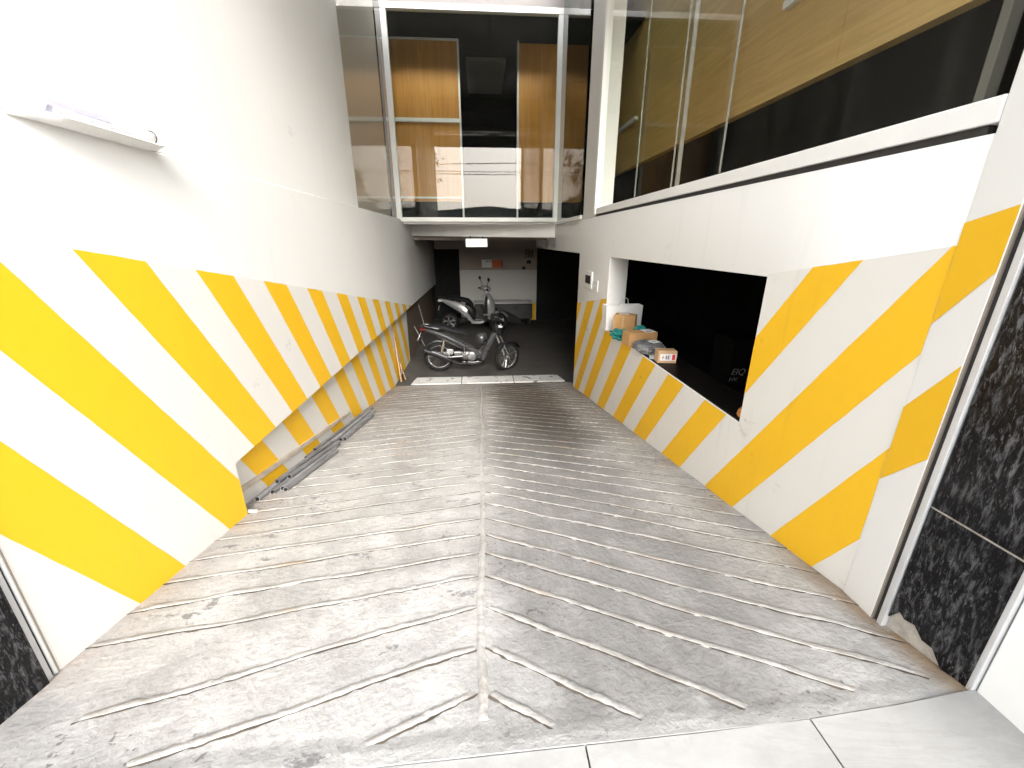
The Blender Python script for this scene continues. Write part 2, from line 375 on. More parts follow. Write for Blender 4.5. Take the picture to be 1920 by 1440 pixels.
# ------------------------------------------------------------------ ramp
def swell(x, y): return mnoise.noise((x*2.1, y*2.1, 0))*.006*max(0, min(1, (Y_END-y)/.2))*max(0, min(1, (y-y0(x))/.12))   # gentle unevenness of the slab
def ramp_mesh():
    mb = MB(); nx, ny = 150, 330; vs = []; fs = []
    for j in range(ny+1):
        t = j/ny; t = t**1.5
        for i in range(nx+1):
            x = -1.95+3.80*i/nx; a = y0(x); y = a+(Y_END-a)*t
            w = min(1, (y-a)/.12)
            d = swell(x, y)+(mnoise.noise((x*9, y*9, 3))*.0010+mnoise.noise((x*30, y*26, 7))*.0010)*min(1, (Y_END-y)/.2+.05)
            # smoothed margin along the street edge
            m = 0.010*max(0, 1-(y-a-.04-.03*mnoise.noise((x*3, 0, 1)))/.05) if y-a < .12 else 0
            vs.append((x, y, zr(y)+d+min(m, .010)*.6))
    for j in range(ny):
        for i in range(nx): k = j*(nx+1)+i; fs.append((k, k+1, k+nx+2, k+nx+1))
    mb.add(vs, fs)
    # street-side lip of the slab
    lip = [vs[i] for i in range(nx+1)]
    mb.add(lip+[(a, b, c-.2) for a, b, c in lip], [(i, i+1, nx+2+i, nx+1+i) for i in range(nx)])
    return mb.build('ramp', 'ramp', ang=60)
ramp = tag(ramp_mesh(), 'worn concrete ramp with chevron ridges going down into the garage', kind='structure')

def strip(path, w, h, seed, dirt=True):
    """irregular low ridge following path of (x, y) on the ramp"""
    mb = MB(); vs = []; fs = []; L = []; ds = []
    for (a, b), (c, d) in zip(path, path[1:]): L.append(math.hypot(c-a, d-b))
    n = max(6, int(sum(L)/.022)); tot = sum(L)
    for i in range(n+1):
        s_ = tot*i/n; k = 0
        while k < len(L)-1 and s_ > L[k]: s_ -= L[k]; k += 1
        (a, b), (c, d) = path[k], path[k+1]; t = s_/L[k]; x, y = a+(c-a)*t, b+(d-b)*t
        dx, dy = (c-a)/L[k], (d-b)/L[k]; px, py = -dy, dx
        nz = mnoise.noise((x*5+seed, y*5, 1)); n2 = mnoise.noise((x*30+seed, y*30, 5)); n3 = mnoise.noise((x*30-seed, y*30, 9))
        hh = h*(.85+.45*nz+.40*n2); wear = mnoise.noise((x*1.7+seed*.3, y*1.7, 2))
        hh *= max(.55, min(1, 1.0+2.2*(wear+.18)))*min(1, .15+min(i, n-i)*.035/.16)
        if i in (0, n): hh = -.004
        o_ = .012*mnoise.noise((x*4+seed, y*4, 4)); wl, wr = w*(.5+.28*n2+.10*nz), w*(.5+.28*n3-.10*nz)
        n4 = mnoise.noise((x*70+seed, y*70, 3))
        for q, zz in ((-wl*1.35, -.005), (-wl*.80, hh*(.85+.5*n4)), (o_*.3, hh*(.95+.35*n2-.3*n4)), (wr*.78, hh*(.85-.5*n4)), (wr*1.35, -.005)):
            X, Y = x+px*(q+o_), y+py*(q+o_); vs.append((X, Y, zr(Y)+swell(X, Y)+zz))
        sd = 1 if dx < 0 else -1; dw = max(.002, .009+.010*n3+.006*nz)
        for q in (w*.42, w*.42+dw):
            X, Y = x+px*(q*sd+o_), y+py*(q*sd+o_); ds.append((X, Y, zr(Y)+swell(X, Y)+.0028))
    for i in range(n):
        for k in range(4): a = i*5+k; fs.append((a, a+1, a+6, a+5))
    mb.add(vs, fs)
    if dirt: mb.nd = len(mb.f); mb.add(ds, [(2*i, 2*i+1, 2*i+3, 2*i+2) for i in range(n)])  # dark strip on the near side, coloured as a shaded groove wall
    return mb
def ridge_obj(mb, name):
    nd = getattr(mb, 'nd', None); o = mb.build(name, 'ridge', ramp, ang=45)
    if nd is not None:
        o.data.materials.append(M['groove_dark'])
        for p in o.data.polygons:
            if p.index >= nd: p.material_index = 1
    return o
apex = [1.096, 1.307, 1.561, 1.795, 2.015, 2.221, 2.435, 2.667, 2.888, 3.06, 3.256, 3.47, 3.659, 3.86, 4.07, 4.308, 4.526]
while apex[-1] < 9.3: apex.append(apex[-1]+.212+random.uniform(-.008, .008))
for i, ya in enumerate(apex):
    kl = .47 if i == 0 else .34 if i == 1 else .33 if i == 2 else .21+.08*min(1, max(0, (ya-2.6)/2)); kr = .66 if i < 3 else .60-.11*min(1, max(0, (ya-2)/2.2))
    for s_, k, xe in ((-1, kl, -1.80), (1, kr, 1.79)):
        xa = -.03+s_*.020; ok = []
        for q in range(181):
            x = xa+(xe-xa)*q/180; y = ya-k*abs(x-xa)+.012*mnoise.noise((x*1.5, ya*3, 2))
            lim = -1.725 if s_ < 0 and y < 2.66 else xe
            if y < y0(x)+.055+.02*mnoise.noise((x*2, 3, ya))+.26*max(0, min(1, (-1.15-x)/.45)) or (x < lim if s_ < 0 else x > 1.782): 
                if ok: break
                continue
            if y > Y_END-.05: ok = []; continue
            ok.append((x, y))
        if len(ok) < 8: continue
        pts = ok[::6]+([ok[-1]] if (len(ok)-1) % 6 else [])
        near = max(0, 1-(ya-1)/2.5)
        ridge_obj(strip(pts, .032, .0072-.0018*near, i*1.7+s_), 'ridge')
strip([(-.030+.008*math.sin(y*3), y) for y in [.97+.25*q for q in range(29)] if y < Y_END-.05], .034, .010, 55, False).build('centre_ridge', 'ridge', ramp, ang=70)

# ------------------------------------------------------------------ pavement with tiles, road
pv = MB().box(-14, 14, -4.3, y0(0)-.12, -1.80, -1.566).build('pavement', 'grout'); tag(pv, 'pale tiled pavement in front of the ramp', kind='structure')
TW = .787
for i in range(-5, 6):
    xa, xb = .303+TW*(i-1)+.003, .303+TW*i-.003
    if xb > 1.775 and xa < 1.775: xb = 1.775
    if xa >= 1.775: continue
    for j in range(5):
        yb = .885-TW*j-.003; ya = .885-TW*(j+1)+.003
        if j == 0: poly = [(xa, ya), (xb, ya), (xb, y0(xb)-.004), ((xa+xb)/2, y0((xa+xb)/2)-.004), (xa, y0(xa)-.004)]
        else: poly = [(xa, ya), (xb, ya), (xb, yb), (xa, yb)]
        dz = random.uniform(-.0015, .0015)
        MB().prism(poly, 'z', -1.60, -1.551+dz).build('paving_tile', 'paving', pv, smooth=False)
tag(MB().box(-40, 40, -16, -4.32, -2.0, -1.70).build('road', 'asphalt'), 'asphalt road in front of the building', kind='structure')
tag(MB().box(-200, 200, -200, -16.05, -2.2, -1.72).build('ground', 'grout'), 'ground across the road', kind='structure')

# ------------------------------------------------------------------ garage floor and slabs
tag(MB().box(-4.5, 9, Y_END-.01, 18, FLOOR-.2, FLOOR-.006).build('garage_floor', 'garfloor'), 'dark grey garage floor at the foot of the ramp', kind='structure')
for i, (a, b, lab) in enumerate([(-1.50, -.47, 'chipped white threshold slab beside the striped wall with pipes'), (-.45, .64, 'chipped white threshold slab in the middle at the ramp foot'), (.66, 1.73, 'chipped white threshold slab beside the dark side opening')]):
    o = MB().prism([(a, 8.27), (b, 8.27), (b-(.10 if i == 2 else 0), 8.70), (a+(.06 if i == 0 else 0), 8.70)], 'z', FLOOR-.02, FLOOR+.018).build('threshold_slab', 'slab', bevel=.004)
    tag(o, lab, 'slab', 'white slabs at the foot of the ramp')

# ------------------------------------------------------------------ walls
def edge(p, q):
    k = (q[0]-p[0])/(q[1]-p[1]); return (k, p[0]-k*p[1])      # y = k z + c
def ck(c, k): return (-k, c)
def stripe_polys(e1, e2, regions, ztop):
    """band between line e1 (nearer the street) and e2, cut to regions of half planes"""
    (k1, c1), (k2, c2) = e1, e2; Z0, Z1 = -3.1, .6
    base = [(k1*Z0+c1, Z0), (k2*Z0+c2, Z0), (k2*Z1+c2, Z1), (k1*Z1+c1, Z1)]
    out = []
    for reg in regions:
        p = base
        for h in reg+[ztop]:
            p = clip(p, *h)
            if len(p) < 3: break
        if len(p) >= 3: out.append(p)
    return out
def paint_stripe(polys, x, parent):
    if not polys: return
    mb = MB()
    for p in polys:
        q = []
        for (a, b), (c, d) in zip(p, p[1:]+p[:1]):
            L = math.hypot(c-a, d-b); n = max(1, int(L/.05))
            for k in range(n):
                t = k/n; y, z = a+(c-a)*t, b+(d-b)*t; w = .0024*mnoise.noise((y*9, z*9, 1))+.0012*mnoise.noise((y*40, z*40, 6))
                q.append((y-w*(d-b)/L, z+w*(c-a)/L))
        mb.add([(x, a, b) for a, b in q], [tuple(range(len(q)))])
    return mb.build('paint_stripe', 'yellow', parent, smooth=False)
UND0, UND1 = -1.450, -1.560                        # undercut height near and far
def zu(y): return UND0+(UND1-UND0)*(y-2.65)/14.3
Y_BACK = 15.6
# left wall: proud upper band with the undercut, recessed band below
lw = empty('striped_wall', U(-1.8, 1.33, -1.6), 'white ramp wall with slanting yellow stripes and an undercut along its foot', 'wall')
MB().prism([(1.31, -2.2), (2.632, -2.2), (2.655, zu(2.65)), (17.0, zu(17.0)), (17.0, .452), (1.31, .452)], 'x', XL, -2.1).build('upper_band', 'white', lw, bevel=.004)
MB().prism([(2.60, -3.2), (10.2, -3.2), (10.2, -1.40), (2.60, -1.40)], 'x', XRC, -2.05).build('recessed_band', 'cream', lw)
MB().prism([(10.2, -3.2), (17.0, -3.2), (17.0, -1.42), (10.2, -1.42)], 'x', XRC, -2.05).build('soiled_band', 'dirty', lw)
Lst = [(edge((1.343, -.983), (1.72, -1.706)), edge((1.457, -.675), (2.021, -1.741))),
       (edge((1.569, -.372), (2.44, -1.824)), edge((1.679, -.073), (2.64, -1.56))),
       (edge((1.972, -.035), (2.91, -1.45)), edge((2.348, -.094), (3.25, -1.448)))]
for a, b in [(2.617, 2.955), (3.306, 3.648), (4.031, 4.367), (4.762, 5.108), (5.48, 5.83), (6.2, 6.55), (6.92, 7.27), (7.64, 7.99), (8.36, 8.71), (9.08, 9.43)]:
    Lst.append((ck(a, .66), ck(b, .66)))
ztopL = (-TAN, -1, .31)
def dado(parent, x, regions, ztop):
    mb = MB()
    for reg in regions:
        p = [(1.3, -3.1), (14.0, -3.1), (14.0, .6), (1.3, .6)]
        for h in reg+[ztop]: p = clip(p, *h)
        if len(p) > 2: mb.add([(x, a, b) for a, b in p], [tuple(range(len(p)))])
    mb.build('dado_paint', 'dado', parent, smooth=False)
sL = (UND1-UND0)/14.3
dado(lw, XL+.0011, [[(1, 0, -1.315), (-1, 0, 2.655), (TAN, 1, 1.43)], [(1, 0, -2.655), (-1, 0, 10.6), (-sL, 1, -(UND0-sL*2.65))]], ztopL)
for e1, e2 in Lst:
    paint_stripe(stripe_polys(e1, e2, [[(1, 0, -1.315), (-1, 0, 2.655), (TAN, 1, 1.43)], [(1, 0, -2.655), (-sL, 1, -(UND0-sL*2.65))]], ztopL), XL+.0022, lw)
for q in range(12):
    a = 1.86+.684*q+(.03 if q > 2 else 0)
    if a > 8.2: break
    paint_stripe(stripe_polys(ck(a, .66), ck(a+.32+.01*min(q, 3), .66), [[(1, 0, -2.66), (-1, 0, 10.1), (TAN, 1, 1.43), (0, -1, -1.41)]], ztopL), XRC+.0022, lw)
MB().prism([(2.66, -1.702), (5.3, -2.168), (5.3, -2.205), (2.66, -1.742)], 'x', XRC+.002, XRC+.022).build('skirting_batten', 'batten', lw)
MB().box(-1.80, -1.66, 2.665, 2.70, -1.98, -1.845).build('foot_block', 'mortar', lw, bevel=.01)
# left upper wall and its end post
uw = MB().box(-1.726, -2.1, 1.31, 6.20, .456, 5.2).build('upper_wall', 'white')
tag(uw, 'plain white upper wall above the striped wall and the batten lamp', 'wall')
lp = MB().box(-1.735, -2.05, 6.205, 6.62, .456, 5.2).build('corner_post', 'softwhite', bevel=.006)
tag(lp, 'white corner post at the end of the plain upper wall', 'post')

# right wall with the service hatch
rw = empty('striped_wall', U(1.9, 1.6, -1.6), 'white ramp wall with yellow stripes around a black service hatch', 'wall')
HY0, HY1, HZ0, HZ1 = 2.54, 5.86, -1.205, -.212
mb = MB(); ysr = [1.50, HY0, HY1, 7.69, 14.0]; zsr = [-3.2, HZ0, HZ1, .352]
gridwall(mb, ysr, zsr, lambda i, j: not (i == 1 and j == 1) and not (i == 3 and j < 2), XR, 2.05)
weld(mb.build('wall_body', 'white', rw, bevel=.004))
ztopR = (-TAN, -1, .245)
regR = [[(1, 0, -1.51), (-1, 0, HY0-.004), (TAN, 1, 1.43)], [(1, 0, -(HY0-.004)), (-1, 0, HY1+.004), (0, -1, HZ0-.006), (TAN, 1, 1.43)], [(1, 0, -(HY1+.004)), (-1, 0, 7.685), (TAN, 1, 1.43)]]
Rst = [(edge((1.459, -1.261), (1.675, -1.64)), edge((1.501, -.845), (2.016, -1.723))),
       (edge((1.495, -.412), (2.4, -1.778)), edge((1.524, -.02), (2.801, -1.881))),
       (edge((1.889, -.083), (3.212, -1.938)), edge((2.19, -.141), (3.622, -2.034))),
       (edge((3.355, -1.199), (4.035, -2.098)), edge((3.684, -1.204), (4.407, -2.172))),
       (edge((3.992, -1.203), (4.785, -2.239)), edge((4.379, -1.266), (5.216, -2.353)))]
for a, b in [(3.80, 4.125), (4.52, 4.89), (5.2, 5.52), (5.83, 6.22), (6.56, 6.9)]: Rst.append((ck(a, .76), ck(b, .76)))
dado(rw, XR-.0011, regR, ztopR)
for e1, e2 in Rst: paint_stripe(stripe_polys(e1, e2, regR, ztopR), XR-.0022, rw)
MB().box(1.788, 2.12, HY0+.004, HY1-.004, HZ0+.001, HZ0+.012).build('sill', 'sill_stone', rw)

# splayed pilaster beside the shutter track, with its own stripes
pl = empty('pilaster', U(1.8, 1.42, -1.6), 'narrow white pilaster with two yellow bands beside the shutter track', 'pilaster')
PA, PB = (1.776, 1.505), (1.742, 1.325)
MB().prism([PA, PB, (2.05, 1.325), (2.05, 1.497), (1.79, 1.497)], 'z', -2.0, 5.2).build('shaft', 'white', pl, bevel=.003)
def pilpt(t, z): return (PA[0]+(PB[0]-PA[0])*t-.003, PA[1]+(PB[1]-PA[1])*t, z)
for (za, zb, zc, zd) in [(.062, .112, -.10, -.312), (-.665, -.43, -.815, -1.015)]:
    MB().add([pilpt(.0, za), pilpt(.985, zb), pilpt(.985, zc), pilpt(.0, zd)], [(0, 1, 2, 3)]).build('paint_stripe', 'yellow', pl, smooth=False)
# shutter tracks both sides
for sx, xx in ((1, 1.742), (-1, -1.716)):
    tr = empty('shutter_track', U(xx, 1.31, -1.6), 'dark shutter track with a pale metal edge between pilaster and granite' if sx > 0 else 'dark shutter track with a pale metal edge beside the widest yellow stripe', 'track', 'roller shutter tracks')
    MB().box(xx+sx*.012, xx+sx*.2, 1.298, 1.318, -1.8, 5.2).build('channel', 'dark_gap', tr)
    MB().box(xx-sx*.002, xx+sx*.2, 1.272, 1.296, -1.8, 5.2).build('metal_edge', 'alu_dull', tr, bevel=.002)
    MB().box(xx+sx*.001, xx+sx*.2, 1.3185, 1.3245, -1.8, 5.2).build('seal', 'gartop', tr)
# granite reveals
for sx, xx, lab in ((1, 1.752, 'black flecked granite reveal with a chipped foot beside the pilaster'), (-1, -1.70, 'black flecked granite reveal beside the yellow striped wall')):
    g = empty('granite_reveal', U(xx, 1.1, -1.6), lab, 'cladding', 'granite reveals of the entrance')
    ya = .962 if sx > 0 else .45
    MB().box(xx+sx*.004, xx+sx*.19, ya+.01, 1.265, -1.2, .9).build('joint_bed', 'mortar', g)
    if sx > 0:
        foot = [(1.268, zr(1.27)+.06), (1.235, -1.50), (1.21, -1.515), (1.17, -1.50), (1.13, -1.535), (1.09, -1.53), (1.05, -1.575), (1.02, -1.60), (ya, -1.60)]
        MB().prism([(1.268, -.998)]+foot+[(ya, -.998)], 'x', xx, xx+.2).build('granite_panel', 'granite', g)
        MB().box(xx+.012, xx+.2, .97, 1.27, -1.9, -1.46).build('mortar_bed', 'mortar', g)
        MB().box(xx, xx+.2, ya, 1.268, -.990, .25).build('granite_panel', 'granite', g, bevel=.002)
        MB().box(xx, xx+.2, ya, 1.268, .258, 1.5).build('granite_panel', 'granite', g, bevel=.002)
        MB().box(xx-.004, xx+.2, .943, .960, -1.6, 2.8).build('edge_trim', 'alu_dull', g, bevel=.002)
    else:
        MB().box(xx, xx-.2, ya, 1.268, -2.0, -.998).build('granite_panel', 'granite', g, bevel=.002)
        MB().box(xx, xx-.2, ya, 1.268, -.990, .25).build('granite_panel', 'granite', g, bevel=.002)
tag(MB().box(1.766, 2.6, -.6, .940, -1.7, .35).build('boundary_wall', 'white', bevel=.004), 'plain white wall beyond the granite reveal at the pavement', 'wall')
# ------------------------------------------------------------------ roof over the entrance, shutter
cl_ = MB(); gridwall(cl_, [.9, 7.60, 9.93, 18], [-6, XL-.05, XR+.02, 9], lambda i, j: not (i == 1 and j == 1), 5.2, 5.5)  # open middle cell: roof opening added to bring daylight to the far end
cl_.v = [U(v.y/S, 0, 0)*0 + Vector(((v.z/S-ZG)*S, v.y, (v.x/S+ZG)*S)) for v in cl_.v]      # wall builder turned flat
tag(weld(cl_.build('ceiling', 'white')), 'white soffit high above the ramp with an added roof opening before the front window', kind='structure')
sh = empty('roller_shutter', U(0, 1.31, 3.5), 'perforated grey roller shutter rolled up above the entrance', 'shutter')
z = 3.5; k = 0
while z < 5.15:
    if 4 <= k <= 6:
        mb = MB(); x = -1.74
        mb.box(-1.74, 1.74, 1.300, 1.316, z, z+.041).box(-1.74, 1.74, 1.300, 1.316, z+.058, z+.0995)
        while x < 1.72: mb.box(x, x+.034, 1.301, 1.315, z+.041, z+.058); x += .068
        mb.build('slat', 'slat', sh, smooth=False)
    else: MB().prism([(1.300, z), (1.314, z), (1.320, z+.049), (1.314, z+.098), (1.300, z+.098)], 'x', -1.74, 1.74).build('slat', 'slat', sh, smooth=False)
    z += .1; k += 1
fc = MB(); fc.box(-9, -1.95, .62, 1.3, -1.7, 6.6); fc.box(2.62, 9, .62, 1.3, -1.7, .36); fc.box(2.06, 2.619, .95, 1.3, -1.7, .36); fc.box(5.9, 9, .62, 1.3, .361, 6.6); fc.box(2.06, 5.899, .95, 1.3, 5.1, 6.6); fc.box(-1.94, 1.9, .62, .89, 4.2, 6.6)
tag(fc.build('facade', 'white'), 'white street front of the building around the entrance', 'facade')

# ------------------------------------------------------------------ glazed rooms
def pane(mb_args, name, parent, mat='glass'): return MB().box(*mb_args).build(name, mat, parent, smooth=False)
# right-hand glazed room
gr = empty('window_band', U(1.78, 4, .4), 'long frameless window band above the hatch wall with oak behind it', 'window')
MB().box(1.771, 1.86, 1.5065, 6.718, .384, .468).build('frame', 'softwhite', gr, bevel=.004)
MB().box(1.79, 1.9, 1.545, 6.78, .353, .383).build('shadow_gap', 'dark_gap', gr)
for a, b in [(1.56, 3.325), (3.337, 4.165), (4.177, 5.135), (5.147, 6.72)]: pane((1.795, 1.805, a, b, .47, 5.19), 'pane', gr, 'glass_band')
for y in (3.331, 4.171, 5.141): MB().box(1.793, 1.807, y-.0028, y+.0028, .47, 5.19).build('joint_bead', 'bead', gr)
MB().box(1.835, 1.875, 4.162, 4.180, .47, 5.19).build('mullion', 'bead', gr, bevel=.003)
MB().box(1.83, 1.88, 1.63, 1.665, .47, 5.19).build('mullion', 'bead', gr, bevel=.003)
MB().box(1.748, 1.85, 6.72, 6.80, .384, 5.19).build('frame', 'softwhite', gr, bevel=.004)
tag(MB().box(1.784, 2.05, 6.805, 7.60, .354, 5.2).build('column', 'cream', bevel=.004), 'broad pale column between the long window band and the narrow green pane', 'column')
# narrow right-hand side pane and its frame
s1 = empty('side_window', U(1.75, 8.8, .4), 'narrow greenish side window beside the broad pale column', 'window')
pane((1.742, 1.752, 7.62, 9.93, .42, 5.19), 'pane', s1, 'glass_side')
MB().box(1.725, 1.775, 7.61, 9.93, .355, .419).build('frame', 'softwhite', s1, bevel=.003)
s2 = empty('side_window', U(-1.80, 8.3, .46), 'narrow side window beside the white corner post', 'window')
pane((-1.812, -1.802, 6.63, 9.93, .46, 5.19), 'pane', s2, 'glass_grey')
# front window
fw = empty('front_window', U(0, 10, .4), 'tall glazed window above the garage mouth with oak panels behind it', 'window')
FX0, FX1, FZ0, FZ1 = -1.775, 1.705, .43, 4.235
pane((FX0+.07, FX1-.05, 9.99, 10.0, FZ0+.06, FZ1-.04), 'pane', fw)
MB().box(FX0-.03, FX0+.075, 9.94, 10.06, FZ0+.062, FZ1-.045).build('frame_post', 'softwhite', fw, bevel=.004)
MB().box(FX1-.055, FX1+.04, 9.94, 10.06, FZ0+.062, FZ1-.045).build('frame_post', 'softwhite', fw, bevel=.004)
MB().box(FX0-.03, FX1+.04, 9.935, 10.06, FZ0-.03, FZ0+.06).build('frame_rail', 'softwhite', fw, bevel=.004)
MB().box(FX0-.03, FX1+.04, 9.935, 10.06, FZ1-.043, FZ1+.06).build('frame_rail', 'softwhite', fw, bevel=.004)
tag(MB().box(-2.1, 2.05, 9.96, 10.3, FZ1+.062, 5.2).build('bulkhead', 'bulk'), 'pale bulkhead above the tall front window', 'wall')
# floor slab carrying the glazed rooms, inner rooms
tag(MB().box(2.06, 9, 1.5, 14.0, .10, .33).build('upper_floor', 'darkroom'), 'dark floor of the glazed room', kind='structure')
tag(MB().box(-4.5, 9, 11.9, 18, .12, .36).build('back_floor', 'darkroom'), 'dark floor behind the front window', kind='structure')
ob = empty('oak_wall', U(3.5, 8, 1.6), 'long oak veneered wall panel floating inside the glazed room', 'panel')
for a, b in [(1.9, 4.6), (4.604, 7.4), (7.404, 10.1), (10.104, 13.9)]: MB().box(3.5, 3.62, a, b, 1.60, 5.19).build('oak_panel', 'oak', ob)
for a, b, zz in [(10.2, 13.85, 2.49), (2.2, 5.5, 2.43)]: MB().box(3.42, 3.498, a, b, zz, zz+.075).build('ledge', 'softwhite', ob, bevel=.003)
MB().box(3.38, 3.498, 2.2, 13.85, 5.0, 5.10).build('ledge', 'softwhite', ob, bevel=.003)
# counter under the oak wall and dark end walls
tag(MB().box(2.6, 3.2, 6.6, 13.0, .34, .62).build('low_bench', 'oak', bevel=.005), 'low oak bench in the dark under the floating oak wall', 'bench')
tag(MB().box(5.8, 6.0, 1.5, 17.9, -2.9, 5.2).build('inner_wall', 'darkroom'), 'dark inner wall far behind the glazed room', 'wall')
sf = empty('assumed_street_window', U(4, 1.5, .36), 'assumed street window that lights the glazed room next to the entrance', 'window')  # unseen window, assumed as the source of daylight on the oak wall
MB().box(2.07, 5.89, 1.35, 1.36, .42, 5.09).build('pane', 'glass', sf, smooth=False)
for x in (2.07, 3.7, 4.8, 5.85): MB().box(x, x+.04, 1.33, 1.38, .42, 5.09).build('mullion', 'softwhite', sf)
MB().box(2.06, 2.62, 1.39, 1.45, .36, 5.19).build('added_jamb', 'darkroom', sf)  # added dark piece, keeps a bright bar of sky out of the front window
MB().box(2.06, 5.89, 1.33, 1.38, .36, .419).build('sill', 'softwhite', sf)
tag(MB().box(2.06, 5.8, 14.0, 14.12, .34, 5.2).build('end_wall', 'darkroom'), 'dark end wall at the far end of the glazed room', 'wall')
tag(MB().box(-4.4, -4.2, 6.3, 17.9, -3, 5.2).build('inner_wall', 'cream'), 'pale inner wall behind the narrow side window', 'wall')
tag(MB().box(-4.2, -1.82, 6.30, 6.42, .3, 5.2).build('inner_wall', 'cream'), 'pale cross wall behind the white corner post', 'wall')
tag(MB().box(-1.96, -1.92, 6.70, 9.9, .46, 5.15).build('added_backing', 'cream'), 'added pale beige blind behind the narrow side window', 'backing')  # added close behind the pane to stand for a lit inner wall
tag(MB().box(-4.2, -1.83, 6.4, 9.9, .30, .44).build('window_floor', 'cream'), 'pale floor behind the narrow side window', kind='structure')
# oak cupboards behind the front window
for i, (a, b, lab) in enumerate([(-2.05, -.385, 'wide oak panel with white ledges behind the front window'), (.955, 2.02, 'narrow oak panel without ledges behind the front window')]):
    o = empty('oak_partition', U((a+b)/2, 11.1, .9), lab, 'panel', 'oak panels behind the front window')
    MB().box(a, b-.02 if i == 0 else b, 11.0, 11.12, .90, 4.10).build('oak_panel', 'oak_v', o)
    if i == 0:
        MB().box(b-.019, b+.02, 10.985, 11.12, .36, 4.14).build('edge_trim', 'softwhite', o)
        MB().box(a, b-.02, 10.985, 11.12, 4.102, 4.14).build('edge_trim', 'softwhite', o)
        MB().box(a, b-.02, 10.94, 10.998, 2.55, 2.63).build('ledge', 'softwhite', o, bevel=.003)
        MB().box(a, b-.02, 10.96, 10.998, .96, 1.0).build('ledge', 'softwhite', o, bevel=.003)
    else:
        MB().box(a-.035, a-.001, 10.985, 11.12, .36, 4.14).build('edge_trim', 'softwhite', o)
tag(MB().box(-2.05, 2.05, 11.2, 11.3, .36, .88).build('plinth', 'blackroom'), 'black plinth below the oak panels', 'plinth')
tag(MB().box(-4.2, 5.8, 17.0, 17.2, -3, 5.2).build('rear_wall', 'darkroom'), 'dark rear wall of the building', 'wall')
tag(MB().box(-4.2, 5.8, 10.32, 17.0, 4.32, 4.45).build('inner_ceiling', 'darkroom'), 'dark ceiling behind the front window', kind='structure')
cs = MB().box(-.25, .75, 12.4, 14.8, 4.22, 4.31).build('ceiling_raft', 'gartop'); tag(cs, 'dark ceiling raft in the room behind the front window', 'ceiling raft')

# ------------------------------------------------------------------ garage mouth: beam, sign, rooms
bm_ = MB(); P0, P1 = (XL-.05, 11.40), (XR+.05, 10.36)
bm_.add([(P0[0], P0[1], .125), (P1[0], P1[1], .068), (P1[0], P1[1], .388), (P0[0], P0[1], .460), (P0[0], P0[1]+.45, .125), (P1[0], P1[1]+.45, .068), (P1[0], P1[1]+.45, .388), (P0[0], P0[1]+.45, .460)],
        [(0, 1, 2, 3), (4, 7, 6, 5), (0, 4, 5, 1), (3, 2, 6, 7), (0, 3, 7, 4), (1, 5, 6, 2)])
tag(bm_.build('lintel_beam', 'softwhite', bevel=.006), 'white lintel beam across the garage mouth', 'beam')
tag(MB().prism([(-1.70, 10.07), (1.76, 10.07), (1.76, 10.345), (-1.70, 11.37)], 'z', .36, .398).build('window_ledge', 'softwhite'), 'white ledge between the front window and the lintel beam', 'ledge')
sg = empty('sign_box', U(-.087, 10.9, .05), 'blank white sign box hanging under the lintel beam', 'sign')
MB().box(-.352, .178, 10.86, 10.93, -.143, .050).build('sign_face', 'lightbox', sg, bevel=.006)
for x in (-.24, .07): MB().box(x-.012, x+.012, 10.88, 10.91, .050, .11).build('bracket', 'black_plastic', sg)
tag(MB().box(-4.2, 9, 11.6, 17, .02, .118).build('garage_ceiling', 'gartop'), 'dark garage ceiling', kind='structure')
bw = empty('back_wall', U(.6, Y_BACK, FLOOR), 'pale back wall of the garage with a brown upper band and papers on it', 'wall')
MB().box(-.76, 2.05, Y_BACK, Y_BACK+.2, FLOOR-.1, -1.0).build('lower_band', 'garwall', bw)
MB().box(-.76, 2.05, Y_BACK-.002, Y_BACK+.2, -.998, -.262).build('upper_band', 'gartop', bw)
for a, b in ((1.87, 2.03), (-.28, .12)): MB().add([(a, Y_BACK-.004, -2.2), (b, Y_BACK-.004, -2.2), (b, Y_BACK-.004, FLOOR), (a, Y_BACK-.004, FLOOR)], [(0, 1, 2, 3)]).build('paint_stripe', 'yellow', bw, smooth=False)
tag(MB().box(-1.52, 2.05, 14.6, 15.2, -.262, .05).build('ceiling_beam', 'gartop'), 'brownish ceiling beam in front of the garage back wall', 'beam')
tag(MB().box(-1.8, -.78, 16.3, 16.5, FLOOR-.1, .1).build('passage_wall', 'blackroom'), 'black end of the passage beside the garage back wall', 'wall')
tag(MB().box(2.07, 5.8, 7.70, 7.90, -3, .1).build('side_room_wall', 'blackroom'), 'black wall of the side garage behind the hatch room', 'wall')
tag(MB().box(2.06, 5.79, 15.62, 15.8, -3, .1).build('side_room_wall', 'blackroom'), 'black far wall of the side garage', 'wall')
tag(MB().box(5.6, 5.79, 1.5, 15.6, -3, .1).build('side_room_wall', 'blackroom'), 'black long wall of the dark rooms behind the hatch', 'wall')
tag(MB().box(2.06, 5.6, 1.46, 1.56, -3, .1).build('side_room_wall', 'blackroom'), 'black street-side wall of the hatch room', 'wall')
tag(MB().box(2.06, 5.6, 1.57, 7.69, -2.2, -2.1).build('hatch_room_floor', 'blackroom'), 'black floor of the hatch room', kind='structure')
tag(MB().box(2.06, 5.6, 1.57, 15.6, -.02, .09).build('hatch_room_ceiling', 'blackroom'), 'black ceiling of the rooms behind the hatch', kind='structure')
tag(MB().box(2.13, 2.75, 2.6, 5.84, -1.30, -1.206).build('counter', 'hatchblack', bevel=.004), 'black counter inside the hatch behind the parcels', 'counter')

